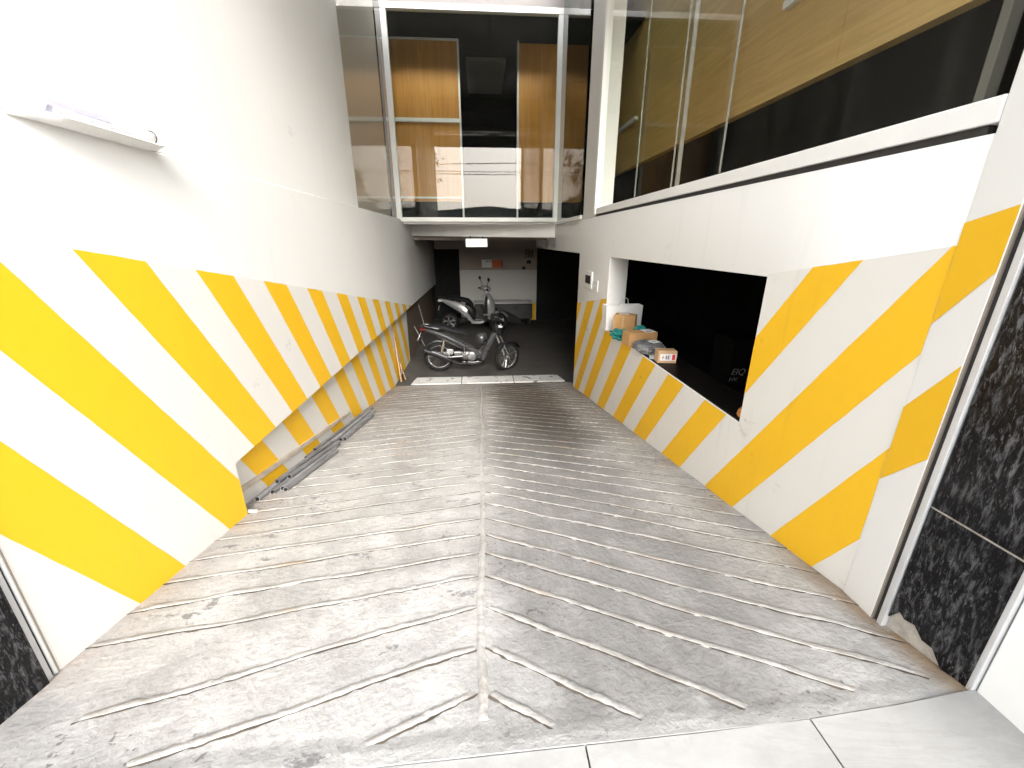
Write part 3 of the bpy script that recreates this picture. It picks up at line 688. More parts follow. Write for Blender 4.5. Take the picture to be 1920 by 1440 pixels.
# papers and fittings on the back wall
def plate(x0, x1, z0, z1, y, name, mat, label, cat, th=.02): return tag(MB().box(x0, x1, y-th, y-.004, z0, z1).build(name, mat), label, cat)
n1 = plate(.04, .40, -.91, -.64, Y_BACK-.002, 'notice', 'paper', 'white notice on the garage back wall beside the red one', 'notice')
for a in (.20, .30): MB().box(a, a+.06, Y_BACK-.026, Y_BACK-.0225, -.72, -.68).build('print_mark', 'ink', n1)
n2 = plate(.43, .80, -.92, -.66, Y_BACK-.002, 'notice', 'orange_paper', 'orange red notice on the garage back wall', 'notice')
MB().box(.76, .795, Y_BACK-.026, Y_BACK-.0225, -.915, -.665).build('print_mark', 'ink', n2)
plate(1.50, 1.62, -.99, -.88, Y_BACK-.002, 'switch_box', 'black_plastic', 'small dark switch box alone on the garage back wall', 'switch box', .05)
plate(1.66, 1.82, -.78, -.66, Y_BACK-.002, 'meter_box', 'black_plastic', 'dark meter box under the cable bundle on the garage back wall', 'meter box', .07)
cb = MB()
for q in range(9):
    x = 1.62+.035*q; pts = [(x+.03*math.sin(q*2+t), Y_BACK-.03-.02*math.sin(q+t*2), -.30-.07*t) for t in range(5)]
    cb.tube([tuple(p) for p in pts], .011, 6)
tag(cb.build('cable_bundle', 'black_plastic'), 'black cable bundle hanging high on the garage back wall', 'cable')

# ------------------------------------------------------------------ lamp on the left wall
lm = empty('batten_lamp', U(-1.72, 2.27, .44), 'white batten lamp with an open reflector on the upper wall', 'wall lamp')
ref = MB(); pr = [(-1.719, .472), (-1.700, .458), (-1.672, .452), (-1.632, .470), (-1.628, .464), (-1.668, .440), (-1.706, .440), (-1.719, .446)]
vs, fs = [], []
for y, f, dz in zip([1.885, 1.98, 2.06, 2.3, 2.54, 2.575, 2.60], [.10, .75, 1, 1, 1, 1.05, 1.2], [.0, .0, 0, 0, 0, .006, .024]):
    for a, b in pr: vs.append((-1.72+(a+1.72)*f+.001, y, b+dz))
n = len(pr)
for i in range(6):
    for k in range(n): fs.append((i*n+k, i*n+(k+1) % n, (i+1)*n+(k+1) % n, (i+1)*n+k))
fs += [tuple(range(n)), tuple(range(6*n, 7*n))]
ref.add(vs, fs).build('reflector', 'softwhite', lm, ang=50)
MB().prism([(-1.719, .474), (-1.672, .476), (-1.655, .500), (-1.672, .530), (-1.719, .540)], 'y', 1.99, 2.30).build('ballast_box', 'lilac', lm, bevel=.004)
MB().prism([(-1.719, .474), (-1.676, .476), (-1.660, .496), (-1.676, .520), (-1.719, .528)], 'y', 2.302, 2.50).build('housing', 'softwhite', lm, bevel=.004)
MB().loft([(2.45, .497, .024, .021, -1.664), (2.50, .497, .030, .026, -1.664), (2.535, .497, .030, .026, -1.664), (2.55, .497, .020, .017, -1.664)], n=16, e=2.2, axis='y').build('tube_cap', 'softwhite', lm)
MB().ring((-1.664, 2.537, .497), .028, .004, (0, 1, 0), 20, 6).build('tube_ring', 'black_plastic', lm)
MB().tube([(-1.658, 2.02, .486), (-1.658, 2.46, .486)], .014, 14).build('tube', 'lens', lm)

# ------------------------------------------------------------------ fittings on the right wall
bk = empty('breaker_box', U(1.78, 6.87, -.6), 'white breaker box with a dark window on the wall beside the hatch', 'breaker box')
MB().box(1.748, 1.779, 6.66, 7.08, -.735, -.465).build('case', 'softwhite', bk, bevel=.008)
MB().prism([(6.72, -.66), (7.02, -.66), (7.02, -.53), (6.72, -.53)], 'x', 1.738, 1.7475).build('window', 'black_plastic', bk, bevel=.004)
sw = empty('wall_socket', U(1.78, 6.46, -.66), 'white double wall socket beside the breaker box', 'socket')
MB().box(1.764, 1.779, 6.34, 6.58, -.745, -.575).build('plate', 'softwhite', sw, bevel=.005)
for a in (6.40, 6.50):
    MB().box(1.761, 1.7637, a, a+.035, -.64, -.60).build('outlet', 'alu_dull', sw); MB().box(1.761, 1.7637, a, a+.035, -.72, -.68).build('outlet', 'alu_dull', sw)

# ------------------------------------------------------------------ parcels on the hatch sill
ZS = HZ0+.0125
def crumple(mb_name, mat, c, r, seed, parent=None, n=22, m=16, e=2.4, amp=.16):
    mb = MB(); vs, fs = [], []
    for i in range(m+1):
        a = math.pi*i/m-math.pi/2
        for k in range(n):
            t = 2*math.pi*k/n; ca = math.copysign(abs(math.cos(a))**(2/e), math.cos(a))
            d = Vector((math.copysign(abs(math.cos(t))**(2/e), math.cos(t))*ca, math.copysign(abs(math.sin(t))**(2/e), math.sin(t))*ca, math.copysign(abs(math.sin(a))**(2/e), math.sin(a))))
            q = d*3; w = 1+amp*(mnoise.noise(q+Vector((seed, 0, 0)))+.6*abs(mnoise.noise(q*2.3+Vector((0, seed, 0)))))
            vs.append((c[0]+d.x*r[0]*w, c[1]+d.y*r[1]*w, max(c[2]+d.z*r[2]*w, c[2]-r[2])))
    for i in range(m):
        for k in range(n): fs.append((i*n+k, i*n+(k+1) % n, (i+1)*n+(k+1) % n, (i+1)*n+k))
    return mb.add(vs, fs).build(mb_name, mat, parent, ang=25)
pb = empty('paper_bag', U(2.0, 5.7, ZS), 'white paper carrier bag standing at the end of the sill behind the cardboard box', 'bag')
X0, X1, Ya, Yb, Z1 = 1.725, 2.225, 5.64, 5.82, -.845
def bagwall(pts, name):
    mb = MB(); (a, b) = pts; n_ = Vector((b[1]-a[1], a[0]-b[0])).normalized()*.004
    mb.add([(a[0], a[1], ZS), (b[0], b[1], ZS), (b[0]+(b[0]-2.0)*.05, b[1], Z1), (a[0]+(a[0]-2.0)*.05, a[1], Z1)]+[(a[0]-n_.x, a[1]-n_.y, ZS), (b[0]-n_.x, b[1]-n_.y, ZS), (b[0]+(b[0]-2.0)*.05-n_.x, b[1]-n_.y, Z1), (a[0]+(a[0]-2.0)*.05-n_.x, a[1]-n_.y, Z1)],
           [(0, 1, 2, 3), (4, 7, 6, 5), (3, 2, 6, 7), (0, 4, 5, 1), (0, 3, 7, 4), (1, 5, 6, 2)])
    return mb.build(name, 'paper', pb)
bagwall(((X0, Ya), (X1, Ya)), 'front_panel'); bagwall(((X1, Ya), (X1, Yb)), 'side_panel'); bagwall(((X1, Yb), (X0, Yb)), 'back_panel'); bagwall(((X0, Yb), (X0, Ya)), 'side_panel')
MB().tube([(1.93, 5.79, -.89), (1.96, 5.78, -.79), (2.01, 5.77, -.745), (2.06, 5.78, -.78), (2.08, 5.79, -.89)], .005, 6).build('handle', 'paper', pb)
MB().tube([(2.02, 5.60, -.88), (2.07, 5.59, -.86), (2.12, 5.61, -.83)], .006, 6).build('handle', 'paper', pb)
bx = empty('cardboard_box', U(1.88, 5.42, ZS), 'upright brown cardboard box in front of the white paper bag', 'box', 'parcels on the hatch sill')
MB().prism([(1.79, 5.45), (1.735, 5.36), (2.01, 5.30), (2.07, 5.39), (2.0, 5.52), (1.83, 5.55)], 'z', ZS, -.925).build('carton', 'card', bx, bevel=.003)
MB().prism([(1.83, 5.40), (1.95, 5.375), (1.97, 5.45), (1.85, 5.475)], 'z', -.9245, -.9235).build('label', 'paper', bx)
MB().prism([(1.842, 5.3325), (1.872, 5.3255), (1.873, 5.329), (1.843, 5.336)], 'z', ZS+.01, -.93).build('tape', 'tape', bx)
o = crumple('plastic_bag', 'teal', (1.770, 5.14, ZS+.052), (.095, .13, .062), 3.1, amp=.5); tag(o, 'crumpled teal plastic bag at the edge of the sill', 'bag')
o = crumple('plastic_bag', 'teal', (2.0, 5.08, ZS+.080), (.09, .06, .085), 8.1, amp=.4); tag(o, 'teal plastic bag tucked behind the long flat carton', 'bag')
b2 = empty('cardboard_box', U(1.9, 4.8, ZS), 'long flat cardboard box with a white label between teal bag and grey mailer', 'box', 'parcels on the hatch sill')
MB().prism([(1.735, 4.70), (2.10, 4.76), (2.07, 4.96), (1.715, 4.90)], 'z', ZS, -1.035).build('carton', 'card', b2, bevel=.003)
MB().prism([(1.95, 4.75), (2.09, 4.775), (2.065, 4.95), (1.93, 4.925)], 'z', -1.0345, -1.0335).build('label', 'paper', b2)
MB().prism([(1.98, 4.80), (2.05, 4.81), (2.045, 4.84), (1.975, 4.83)], 'z', -1.0333, -1.0328).build('print_mark', 'ink', b2)
MB().prism([(1.73, 4.80), (1.94, 4.835), (1.935, 4.865), (1.725, 4.83)], 'z', -1.0345, -1.0337).build('tape', 'tape', b2)
ml = empty('poly_mailer', U(1.87, 4.4, ZS), 'crumpled grey plastic mailer with a white label on the sill', 'mailer')
crumple('pouch', 'mailer', (1.875, 4.45, ZS+.060), (.150, .17, .060), 5.7, ml, n=30, m=18, e=3.0, amp=.22)
MB().prism([(1.885, 4.36), (1.985, 4.40), (1.955, 4.50), (1.86, 4.46)], 'z', -1.070, -1.066).build('label', 'paper', ml)
for i, (pts, lab) in enumerate([([(1.775, 4.16), (1.90, 4.10), (1.96, 4.25), (1.84, 4.33)], 'white paper slip at the very edge of the sill under the mailer'), ([(1.87, 4.14), (2.02, 4.18), (1.99, 4.33), (1.85, 4.30)], 'white paper slip lying between mailer and labelled box')]):
    tag(MB().prism(pts, 'z', ZS+.001+.003*i, ZS+.003+.003*i).build('paper_slip', 'paper'), lab, 'paper')
b3 = empty('cardboard_box', U(1.9, 4.05, ZS), 'small cardboard box with a red and white label nearest the street', 'box', 'parcels on the hatch sill')
MB().prism([(1.795, 3.995), (1.985, 3.975), (2.0, 4.10), (1.81, 4.12)], 'z', ZS, -1.065).build('carton', 'card_pale', b3, bevel=.003)
def fr(a, b, z0, z1, d, name, mat):
    f = lambda t: (1.795+.19*t, 3.995-.02*t-d); p, q = f(a), f(b)
    MB().add([(p[0], p[1], z0), (q[0], q[1], z0), (q[0], q[1], z1), (p[0], p[1], z1), (p[0], p[1]+d*.8, z0), (q[0], q[1]+d*.8, z0), (q[0], q[1]+d*.8, z1), (p[0], p[1]+d*.8, z1)], [(0, 1, 2, 3), (4, 7, 6, 5), (0, 4, 5, 1), (3, 2, 6, 7), (0, 3, 7, 4), (1, 5, 6, 2)]).build(name, mat, b3)
fr(.10, .97, -1.165, -1.095, .002, 'label', 'paper'); fr(.74, .90, -1.158, -1.10, .0035, 'label_block', 'redink')
for a, z0_, z1_ in ((.40, -1.15, -1.11), (.46, -1.15, -1.142), (.46, -1.13, -1.122), (.52, -1.15, -1.11), (.58, -1.15, -1.142), (.58, -1.118, -1.11)): fr(a, a+.045, z0_, z1_, .0035, 'print_mark', 'ink')
fr(.20, .30, -1.135, -1.128, .0035, 'print_mark', 'redink'); fr(.24, .265, -1.15, -1.11, .0037, 'print_mark', 'redink')
MB().prism([(1.796, 4.045), (1.988, 4.025), (1.991, 4.055), (1.80, 4.075)], 'z', -1.0648, -1.0638).build('tape', 'tape', b3)
o = crumple('wrapper', 'wrapper', (1.835, 2.60, ZS+.032), (.026, .035, .032), 1.3, amp=.5, n=16, m=10); tag(o, 'crumpled orange wrapper in the street corner of the hatch', 'wrapper')
o = tag(MB().prism([(2.555, ZS), (2.575, ZS), (2.565, ZS+.17), (2.55, ZS+.17)], 'x', 1.845, 1.875).build('card_offcut', 'timber'), 'thin upright wooden offcut in the street corner of the hatch', 'offcut')
dc = empty('black_carton', U(2.4, 3.4, ZS), 'black carton with faint grey lettering in the dark hatch', 'box')
MB().box(2.135, 2.60, 3.30, 3.60, -1.204, -.80).build('carton', 'hatchblack', dc, bevel=.004)
for txt, zz, sz in (('EIQ', -1.105, .080), ('HV.', -1.165, .055)):
    cu = bpy.data.curves.new('lettering', 'FONT'); cu.body = txt; cu.size = sz*S; cu.extrude = .0006; cu.shear = .25; cu.materials.append(M['faint_ink'])
    tmp = bpy.data.objects.new('tmp', cu); col.objects.link(tmp); bpy.context.view_layer.update()
    me = bpy.data.meshes.new_from_object(tmp.evaluated_get(bpy.context.evaluated_depsgraph_get())); bpy.data.objects.remove(tmp)
    to = bpy.data.objects.new('lettering', me); col.objects.link(to); to.parent = dc; to.location = U(2.150 if sz > .06 else 2.140, 3.2965, zz)-dc.location; to.rotation_euler = (math.pi/2, 0, 0)

# ------------------------------------------------------------------ conduit pipes on the ramp
def pipe(a, b, lift, r, lab):
    p, q = U(a[0], a[1], zr(a[1])), U(b[0], b[1], zr(b[1]))
    p.z += lift+r; q.z += lift+r; root = empty('conduit_pipe', p, lab, 'pipe', 'grey conduit pipes dumped on the ramp')
    d = (q-p).normalized(); A = d.orthogonal().normalized(); B = d.cross(A); n = 12; vs, fs = [], []
    for pt, rr in ((p, r), (q, r), (q, r*.80), (p, r*.80)):
        for k in range(n): t = 2*math.pi*k/n; vs.append(pt+(A*math.cos(t)+B*math.sin(t))*rr)
    for j in range(4):
        for k in range(n): fs.append((j*n+k, j*n+(k+1) % n, ((j+1) % 4)*n+(k+1) % n, ((j+1) % 4)*n+k))
    mb = MB(False); mb.add([tuple(v) for v in vs], fs); o = mb.build('pipe_wall', random.choice(['pipe', 'pipe', 'pipe_pale']), root); o.data.materials.append(M['pipe_in'])
    for f in o.data.polygons:
        if f.index//n == 2: f.material_index = 1
r_ = .0165
PP = [((-1.755, 2.86), (-1.735, 4.30), 0, 'grey conduit pipe reaching nearest the street, tight against the wall'),
      ((-1.700, 2.98), (-1.655, 4.05), 0, 'second conduit pipe from the wall in the near bundle'),
      ((-1.655, 3.05), (-1.600, 4.10), 0, 'third conduit pipe from the wall in the near bundle'),
      ((-1.615, 3.02), (-1.545, 3.98), 0, 'outermost conduit pipe of the near bundle, furthest from the wall'),
      ((-1.725, 3.12), (-1.660, 4.62), .029, 'conduit pipe lying on top of the near bundle beside the wall'),
      ((-1.672, 3.22), (-1.590, 4.20), .029, 'conduit pipe lying on top of the near bundle away from the wall'),
      ((-1.775, 3.80), (-1.765, 5.95), 0, 'long conduit pipe lowest against the wall in the far bundle'),
      ((-1.725, 4.12), (-1.725, 6.05), 0, 'second conduit pipe from the wall in the far bundle'),
      ((-1.690, 4.05), (-1.675, 5.80), 0, 'third conduit pipe from the wall in the far bundle'),
      ((-1.640, 4.40), (-1.625, 5.85), 0, 'fourth conduit pipe from the wall in the far bundle'),
      ((-1.600, 4.42), (-1.580, 5.55), 0, 'outermost short conduit pipe of the far bundle'),
      ((-1.745, 3.95), (-1.700, 5.60), .029, 'conduit pipe on top of the far bundle near the wall'),
      ((-1.665, 4.20), (-1.650, 5.70), .029, 'conduit pipe on top of the far bundle away from the wall')]
for a, b, l, lab in PP: pipe(a, b, l, r_, lab)

# sticks leaning on the lower left wall
def stick(a, b, r, mat, lab, cat='stick'):
    p, q = U(*a), U(*b); mb = MB(False); d = q-p; w = Vector((0, r, 0)); h = Vector((r*.5, 0, 0))
    vs = [p-w-h, p+w-h, p+w+h, p-w+h, q-w-h, q+w-h, q+w+h, q-w+h]
    mb.add([tuple(v) for v in vs], [(0, 1, 2, 3), (4, 7, 6, 5), (0, 4, 5, 1), (1, 5, 6, 2), (2, 6, 7, 3), (3, 7, 4, 0)])
    o = mb.build('leaning_stick', mat, loc=p); o['label'] = lab; o['category'] = cat; o['group'] = 'sticks leaning on the lower wall'
stick((-1.735, 8.50, FLOOR+.005), (-1.80, 8.47, -1.67), .020, 'timber', 'tall raw timber stick leaning on the recessed wall at the ramp foot')
stick((-1.66, 8.62, FLOOR+.005), (-1.79, 8.55, -2.25), .014, 'timber', 'short raw timber stick at the foot of the tall one')
stick((-1.70, 12.6, -2.60), (-1.80, 12.15, -1.74), .012, 'alu_dull', 'thin pale rod leaning on the dark wall above the motorbike tail')
stick((-1.62, 11.6, FLOOR+.005), (-1.80, 11.1, -2.15), .014, 'alu_dull', 'thin pale rod leaning on the wall behind the motorbike rear wheel')

# ------------------------------------------------------------------ motorbikes (metres, x forward)
def part(root, name, mb, mat, bevel=0, parent=None, ang=40):
    o = mb.build(name, mat, parent or root, bevel=bevel, ang=ang); return o
def wheel(root, cx, cz, Ro, rt, steer=0.0, spokes=0, disc=False, name='wheel', n5=0):
    w = bpy.data.objects.new(name, None); col.objects.link(w); w.parent = root; w['_local'] = 1; w.location = (cx, 0, cz); w.rotation_euler = (0, 0, steer)
    ri = Ro-rt*2.0
    MB(False).ring((0, 0, 0), Ro-rt, rt, n=40, m=10, rz=rt*.92).build('tyre', 'rubber', w)
    rm = MB(False).ring((0, 0, 0), ri+.004, .011, n=40, m=6, rz=.020)
    rm.build('rim', 'rim', w)
    MB(False).tube([(0, -.055, 0), (0, -.035, 0), (0, .035, 0), (0, .055, 0)], [.028, .045, .045, .028], 16).build('hub', 'engine', w)
    sp = MB(False)
    if spokes:
        for k in range(spokes):
            t = 2*math.pi*k/spokes; t2 = t+(.35 if k % 2 else -.35); yy = .03*(1 if k % 4 < 2 else -1)
            sp.tube([(math.cos(t2)*.042, yy, math.sin(t2)*.042), (math.cos(t)*ri, 0, math.sin(t)*ri)], .0028, 5)
        sp.build('spokes', 'rim', w)
    if n5:
        for k in range(n5):
            t = 2*math.pi*k/n5+.4; c, s_ = math.cos(t), math.sin(t)
            for dd in (-.16, .16):
                c2, s2 = math.cos(t+dd), math.sin(t+dd); sp.tube([(c*.035, -.012, s_*.035), (c2*ri, -.008, s2*ri)], [.018, .011], 6)
        sp.build('spokes', 'rim', w)
    return w
def tubearc(c, r, a0, a1, n, y): return [(c[0]+r*math.cos(a0+(a1-a0)*k/n), y, c[1]+r*math.sin(a0+(a1-a0)*k/n)) for k in range(n+1)]
def fender(c, r, a0, a1, hw, th, n=12):
    mb = MB(False); vs, fs = [], []
    for k in range(n+1):
        a = a0+(a1-a0)*k/n; e = 1-.25*abs(2*k/n-1)
        for yy, rr in ((-hw*e, r-.03), (-hw*e*.8, r), (0, r+.008), (hw*e*.8, r), (hw*e, r-.03), (hw*e-th, r-.03), (0, r-th+.004), (-hw*e+th, r-.03)):
            vs.append((c[0]+rr*math.cos(a), yy, c[1]+rr*math.sin(a)))
    for k in range(n):
        for q in range(8): fs.append((k*8+q, k*8+(q+1) % 8, (k+1)*8+(q+1) % 8, (k+1)*8+q))
    fs += [tuple(range(8)), tuple(range(n*8, n*8+8))]
    return mb.add(vs, fs)

def underbone():
    rt = empty('motorbike', U(-.993, 9.25, FLOOR-.004), 'dark grey step-through motorbike parked across the foot of the ramp', 'motorbike', 'parked motorbikes'); rt['_local'] = 1
    P = lambda name, mb, mat, **k: part(rt, name, mb, mat, **k)
    wheel(rt, 0, .272, .272, .036, 0, 18); st = R(32)
    wheel(rt, 1.24, .272, .272, .034, st, 18)
    # side body: tail to the bottom of the V
    for s_ in (-1, 1):
        mb = MB(False); up = [(-.26, .795), (-.08, .765), (.14, .70), (.34, .60), (.55, .485), (.755, .385)]; lo = [(-.235, .745), (-.08, .69), (.14, .60), (.34, .50), (.56, .385), (.745, .235)]
        vs, fs = [], []
        for (a, b), (c, d), w in zip(up, lo, (.055, .085, .105, .11, .10, .085)):
            vs += [(a, s_*w*.75, b), ((a+c)/2, s_*w, (b*.6+d*.4)), (c, s_*w*.85, d), (c, s_*.03, d), (a, s_*.03, b)]
        for k in range(5):
            for q in range(5): fs.append((k*5+q, k*5+(q+1) % 5, (k+1)*5+(q+1) % 5, (k+1)*5+q))
        fs += [(0, 1, 2, 3, 4), tuple(range(25, 30))]
        P('side_panel', mb.add(vs, fs), 'gunmetal', bevel=.006, ang=30)
        # lower trim line
        P('trim_strip', MB(False).tube([(-.02, s_*.098, .655), (.18, s_*.112, .565), (.36, s_*.115, .475), (.5, s_*.108, .405)], [.006, .016, .016, .006], 8), 'black_plastic')
    # leg shield
    P('leg_shield', MB(False).prism([(.735, .235), (.765, .40), (.955, .735), (1.045, .745), (1.02, .66), (.90, .42), (.845, .26), (.80, .215)], 'y', -.105, .105), 'gunmetal', bevel=.022)
    P('frame_tunnel', MB(False).loft([(.30, .47, .05, .06), (.5, .42, .05, .06), (.72, .36, .05, .07), (.86, .52, .05, .07), (.97, .72, .05, .07)]), 'black_plastic')
    P('seat', MB(False).loft([(-.24, .815, .06, .022), (-.16, .825, .10, .035), (.05, .815, .115, .045), (.17, .790, .115, .045), (.25, .757, .12, .045), (.40, .732, .105, .042), (.50, .705, .075, .035), (.55, .685, .045, .02)], e=3.0), 'leather', ang=60)
    rk = P('grab_rail', MB(False).tube([(.02, -.115, .80), (-.14, -.12, .83), (-.29, -.09, .85), (-.31, 0, .852), (-.29, .09, .85), (-.14, .12, .83), (.02, .115, .80)], .011, 8), 'gunmetal')
    P('tail_lamp', MB(False).loft([(-.325, .765, .035, .02), (-.29, .77, .06, .032), (-.24, .775, .065, .03)]), 'red_lens')
    P('number_plate_bracket', MB(False).prism([(-.30, .72), (-.27, .735), (-.34, .52), (-.36, .53)], 'y', -.07, .07), 'black_plastic', bevel=.004)
    P('number_plate', MB(False).prism([(-.325, .70), (-.318, .70), (-.366, .585), (-.373, .585)], 'y', -.095, .095), 'paper', bevel=.002)
    P('rear_fender', fender((0, .272), .315, R(60), R(165), .06, .008), 'black_plastic')
    # engine
    en = P('engine', MB(False).loft([(.40, .30, .075, .07), (.46, .31, .095, .098), (.60, .305, .10, .105), (.66, .315, .085, .08), (.70, .32, .06, .055), (.84, .335, .055, .05)], e=3), 'engine', ang=50)
    P('clutch_cover', MB(False).tube([(.585, -.095, .305), (.585, -.125, .305), (.585, -.132, .305)], [.088, .080, .060], 24), 'engine', parent=None)
    P('clutch_boss', MB(False).tube([(.545, -.125, .315), (.545, -.142, .315)], [.042, .036], 18), 'chrome')
    P('cylinder_fins', (lambda m: [m.box(.70+.022*k, .71+.022*k, -.075, .075, .27, .40) for k in range(6)] and m)(MB(False)), 'engine')
    P('kick_lever', MB(False).tube([(.46, -.13, .33), (.455, -.15, .45), (.462, -.152, .50), (.52, -.20, .515)], [.012, .010, .010, .011], 8), 'chrome')
    P('foot_peg', MB(False).tube([(.50, -.09, .225), (.50, -.29, .225)], .014, 8), 'rubber')
    P('foot_peg', MB(False).tube([(.50, .09, .225), (.50, .29, .225)], .014, 8), 'rubber')
    P('foot_rest_bar', MB(False).tube([(.42, -.10, .20), (.62, -.11, .195), (.72, -.10, .21)], .009, 8), 'gunmetal')
    P('exhaust_pipe', MB(False).tube([(.78, -.06, .28), (.76, -.10, .20), (.62, -.125, .165), (.36, -.14, .175), (.20, -.145, .235)], .018, 10), 'black_plastic')
    mf = P('muffler', MB(False).tube([(.24, -.148, .225), (.18, -.150, .25), (-.20, -.152, .405), (-.26, -.152, .43)], [.026, .043, .046, .034], 16), 'black_plastic')
    P('heat_guard', MB(False).tube([(.15, -.170, .295), (-.12, -.172, .405)], [.030, .030], 12), 'gunmetal', parent=None)
    P('swing_arm', MB(False).tube([(.42, -.075, .30), (.22, -.085, .285), (0, -.09, .272)], [.022, .020, .020], 10), 'engine')
    P('swing_arm', MB(False).tube([(.42, .075, .30), (0, .09, .272)], .02, 10), 'black_plastic')
    P('chain_case', MB(False).loft([(-.06, .275, .015, .05, .075), (0, .28, .018, .065, .075), (.2, .30, .018, .045, .075), (.42, .305, .018, .05, .075)], e=3.5), 'engine')
    for s_ in (-1, 1):
        P('shock_absorber', MB(False).tube([(.015, s_*.105, .285), (.03, s_*.105, .33), (.035, s_*.105, .34), (.085, s_*.105, .52), (.10, s_*.105, .60)], [.014, .014, .028, .028, .016], 10), 'chrome')
    P('passenger_peg_bracket', MB(False).prism([(.14, .44), (.26, .43), (.25, .35), (.19, .31), (.15, .36)], 'y', -.108, -.096), 'alu', bevel=.004)
    P('passenger_peg', MB(False).tube([(.20, -.10, .34), (.22, -.22, .345)], .012, 8), 'rubber')
    P('side_stand', MB(False).tube([(.46, .11, .20), (.40, .20, .012)], .010, 8), 'black_plastic')
    # steering assembly, turned
    c0 = Vector((1.02, 0, 0)); Rm = Matrix.Rotation(st, 3, 'Z')
    def rot(p): v = Vector(p)-c0; return tuple(c0+Rm @ v)
    ax = Vector((1.24, 0, .272))
    # keep the axle at the wheel: fork legs run from the turned yoke to the wheel centre
    nrm = Rm @ Vector((0, 1, 0))
    for s_ in (-1, 1):
        b_ = ax+nrm*s_*.075; t_ = Vector((1.045, 0, .72))+nrm*s_*.072
        P('fork_leg', MB(False).tube([tuple(t_), tuple(t_.lerp(b_, .45)), tuple(t_.lerp(b_, .46)), tuple(b_)], [.015, .015, .021, .021], 12), 'chrome' if s_ < 0 else 'alu')
    fm = fender((0, 0), .310, R(30), R(150), .062, .007); fm.v = [Vector(ax)+Rm @ v for v in fm.v]; P('front_fender', fm, 'black_plastic')
    def turned(mb): mb.v = [c0+Rm @ (v-c0) for v in mb.v]; return mb
    P('headlamp_cowl', turned(MB(False).loft([(.93, .99, .06, .05), (.97, 1.0, .10, .075), (1.05, .985, .105, .08), (1.11, .96, .085, .065), (1.14, .945, .05, .04)])), 'black_plastic', ang=60)
    P('headlamp', turned(MB(False).loft([(1.125, .955, .06, .04), (1.15, .95, .05, .032), (1.158, .948, .03, .02)])), 'lens')
    P('front_cowl', MB(False).loft([(.97, .82, .05, .10), (1.01, .83, .12, .13), (1.07, .79, .125, .13), (1.13, .74, .07, .09), (1.155, .72, .03, .05)]), 'black_plastic', ang=60)
    P('handlebar', turned(MB(False).tube([(.88, -.33, 1.005), (.93, -.18, 1.03), (.97, 0, 1.02), (.93, .18, 1.03), (.88, .33, 1.005)], .011, 8)), 'chrome')
    for s_ in (-1, 1):
        P('hand_grip', turned(MB(False).tube([(.905, s_*.24, 1.018), (.875, s_*.345, 1.003)], .018, 10)), 'rubber')
        P('brake_lever', turned(MB(False).tube([(.95, s_*.20, 1.02), (.965, s_*.27, 1.0), (.94, s_*.34, .985)], .006, 6)), 'alu')
        P('mirror_stem', turned(MB(False).tube([(.93, s_*.19, 1.04), (.92, s_*.24, 1.12), (.91, s_*.27, 1.15)], .006, 6)), 'black_plastic')
        P('mirror', turned(MB(False).loft([(.895, 1.17, .045, .030, s_*.275), (.905, 1.17, .062, .040, s_*.275), (.925, 1.17, .035, .025, s_*.275)])), 'black_plastic')
        P('indicator', MB(False).loft([(1.06, .86, .02, .02, s_*.115), (1.10, .855, .028, .022, s_*.115), (1.13, .85, .012, .01, s_*.115)]), 'lens')
    P('bag_hook', MB(False).tube([(.86, -.02, .70), (.83, -.035, .72), (.80, -.04, .70), (.80, -.04, .66)], .007, 8), 'chrome')
    hm = empty('helmet', rt.location+Vector((.775, -.02, .50)), 'round dark helmet hanging on the front motorbike under its handlebar', 'helmet'); hm['_local'] = 1
    MB(False).loft([(-.10, .10, .03, .04), (-.085, .10, .07, .075), (-.04, .10, .10, .105), (.02, .10, .105, .115), (.07, .09, .09, .10), (.105, .08, .04, .06)], n=20, e=2.1).build('shell', 'gunmetal', hm, ang=60)
    MB(False).loft([(.03, .075, .107, .045), (.075, .07, .095, .042), (.108, .068, .06, .035)], n=18).build('visor', 'black_plastic', hm, ang=60)
    return rt
bike = underbone(); bike.rotation_euler = (0, R(1.5), R(1))

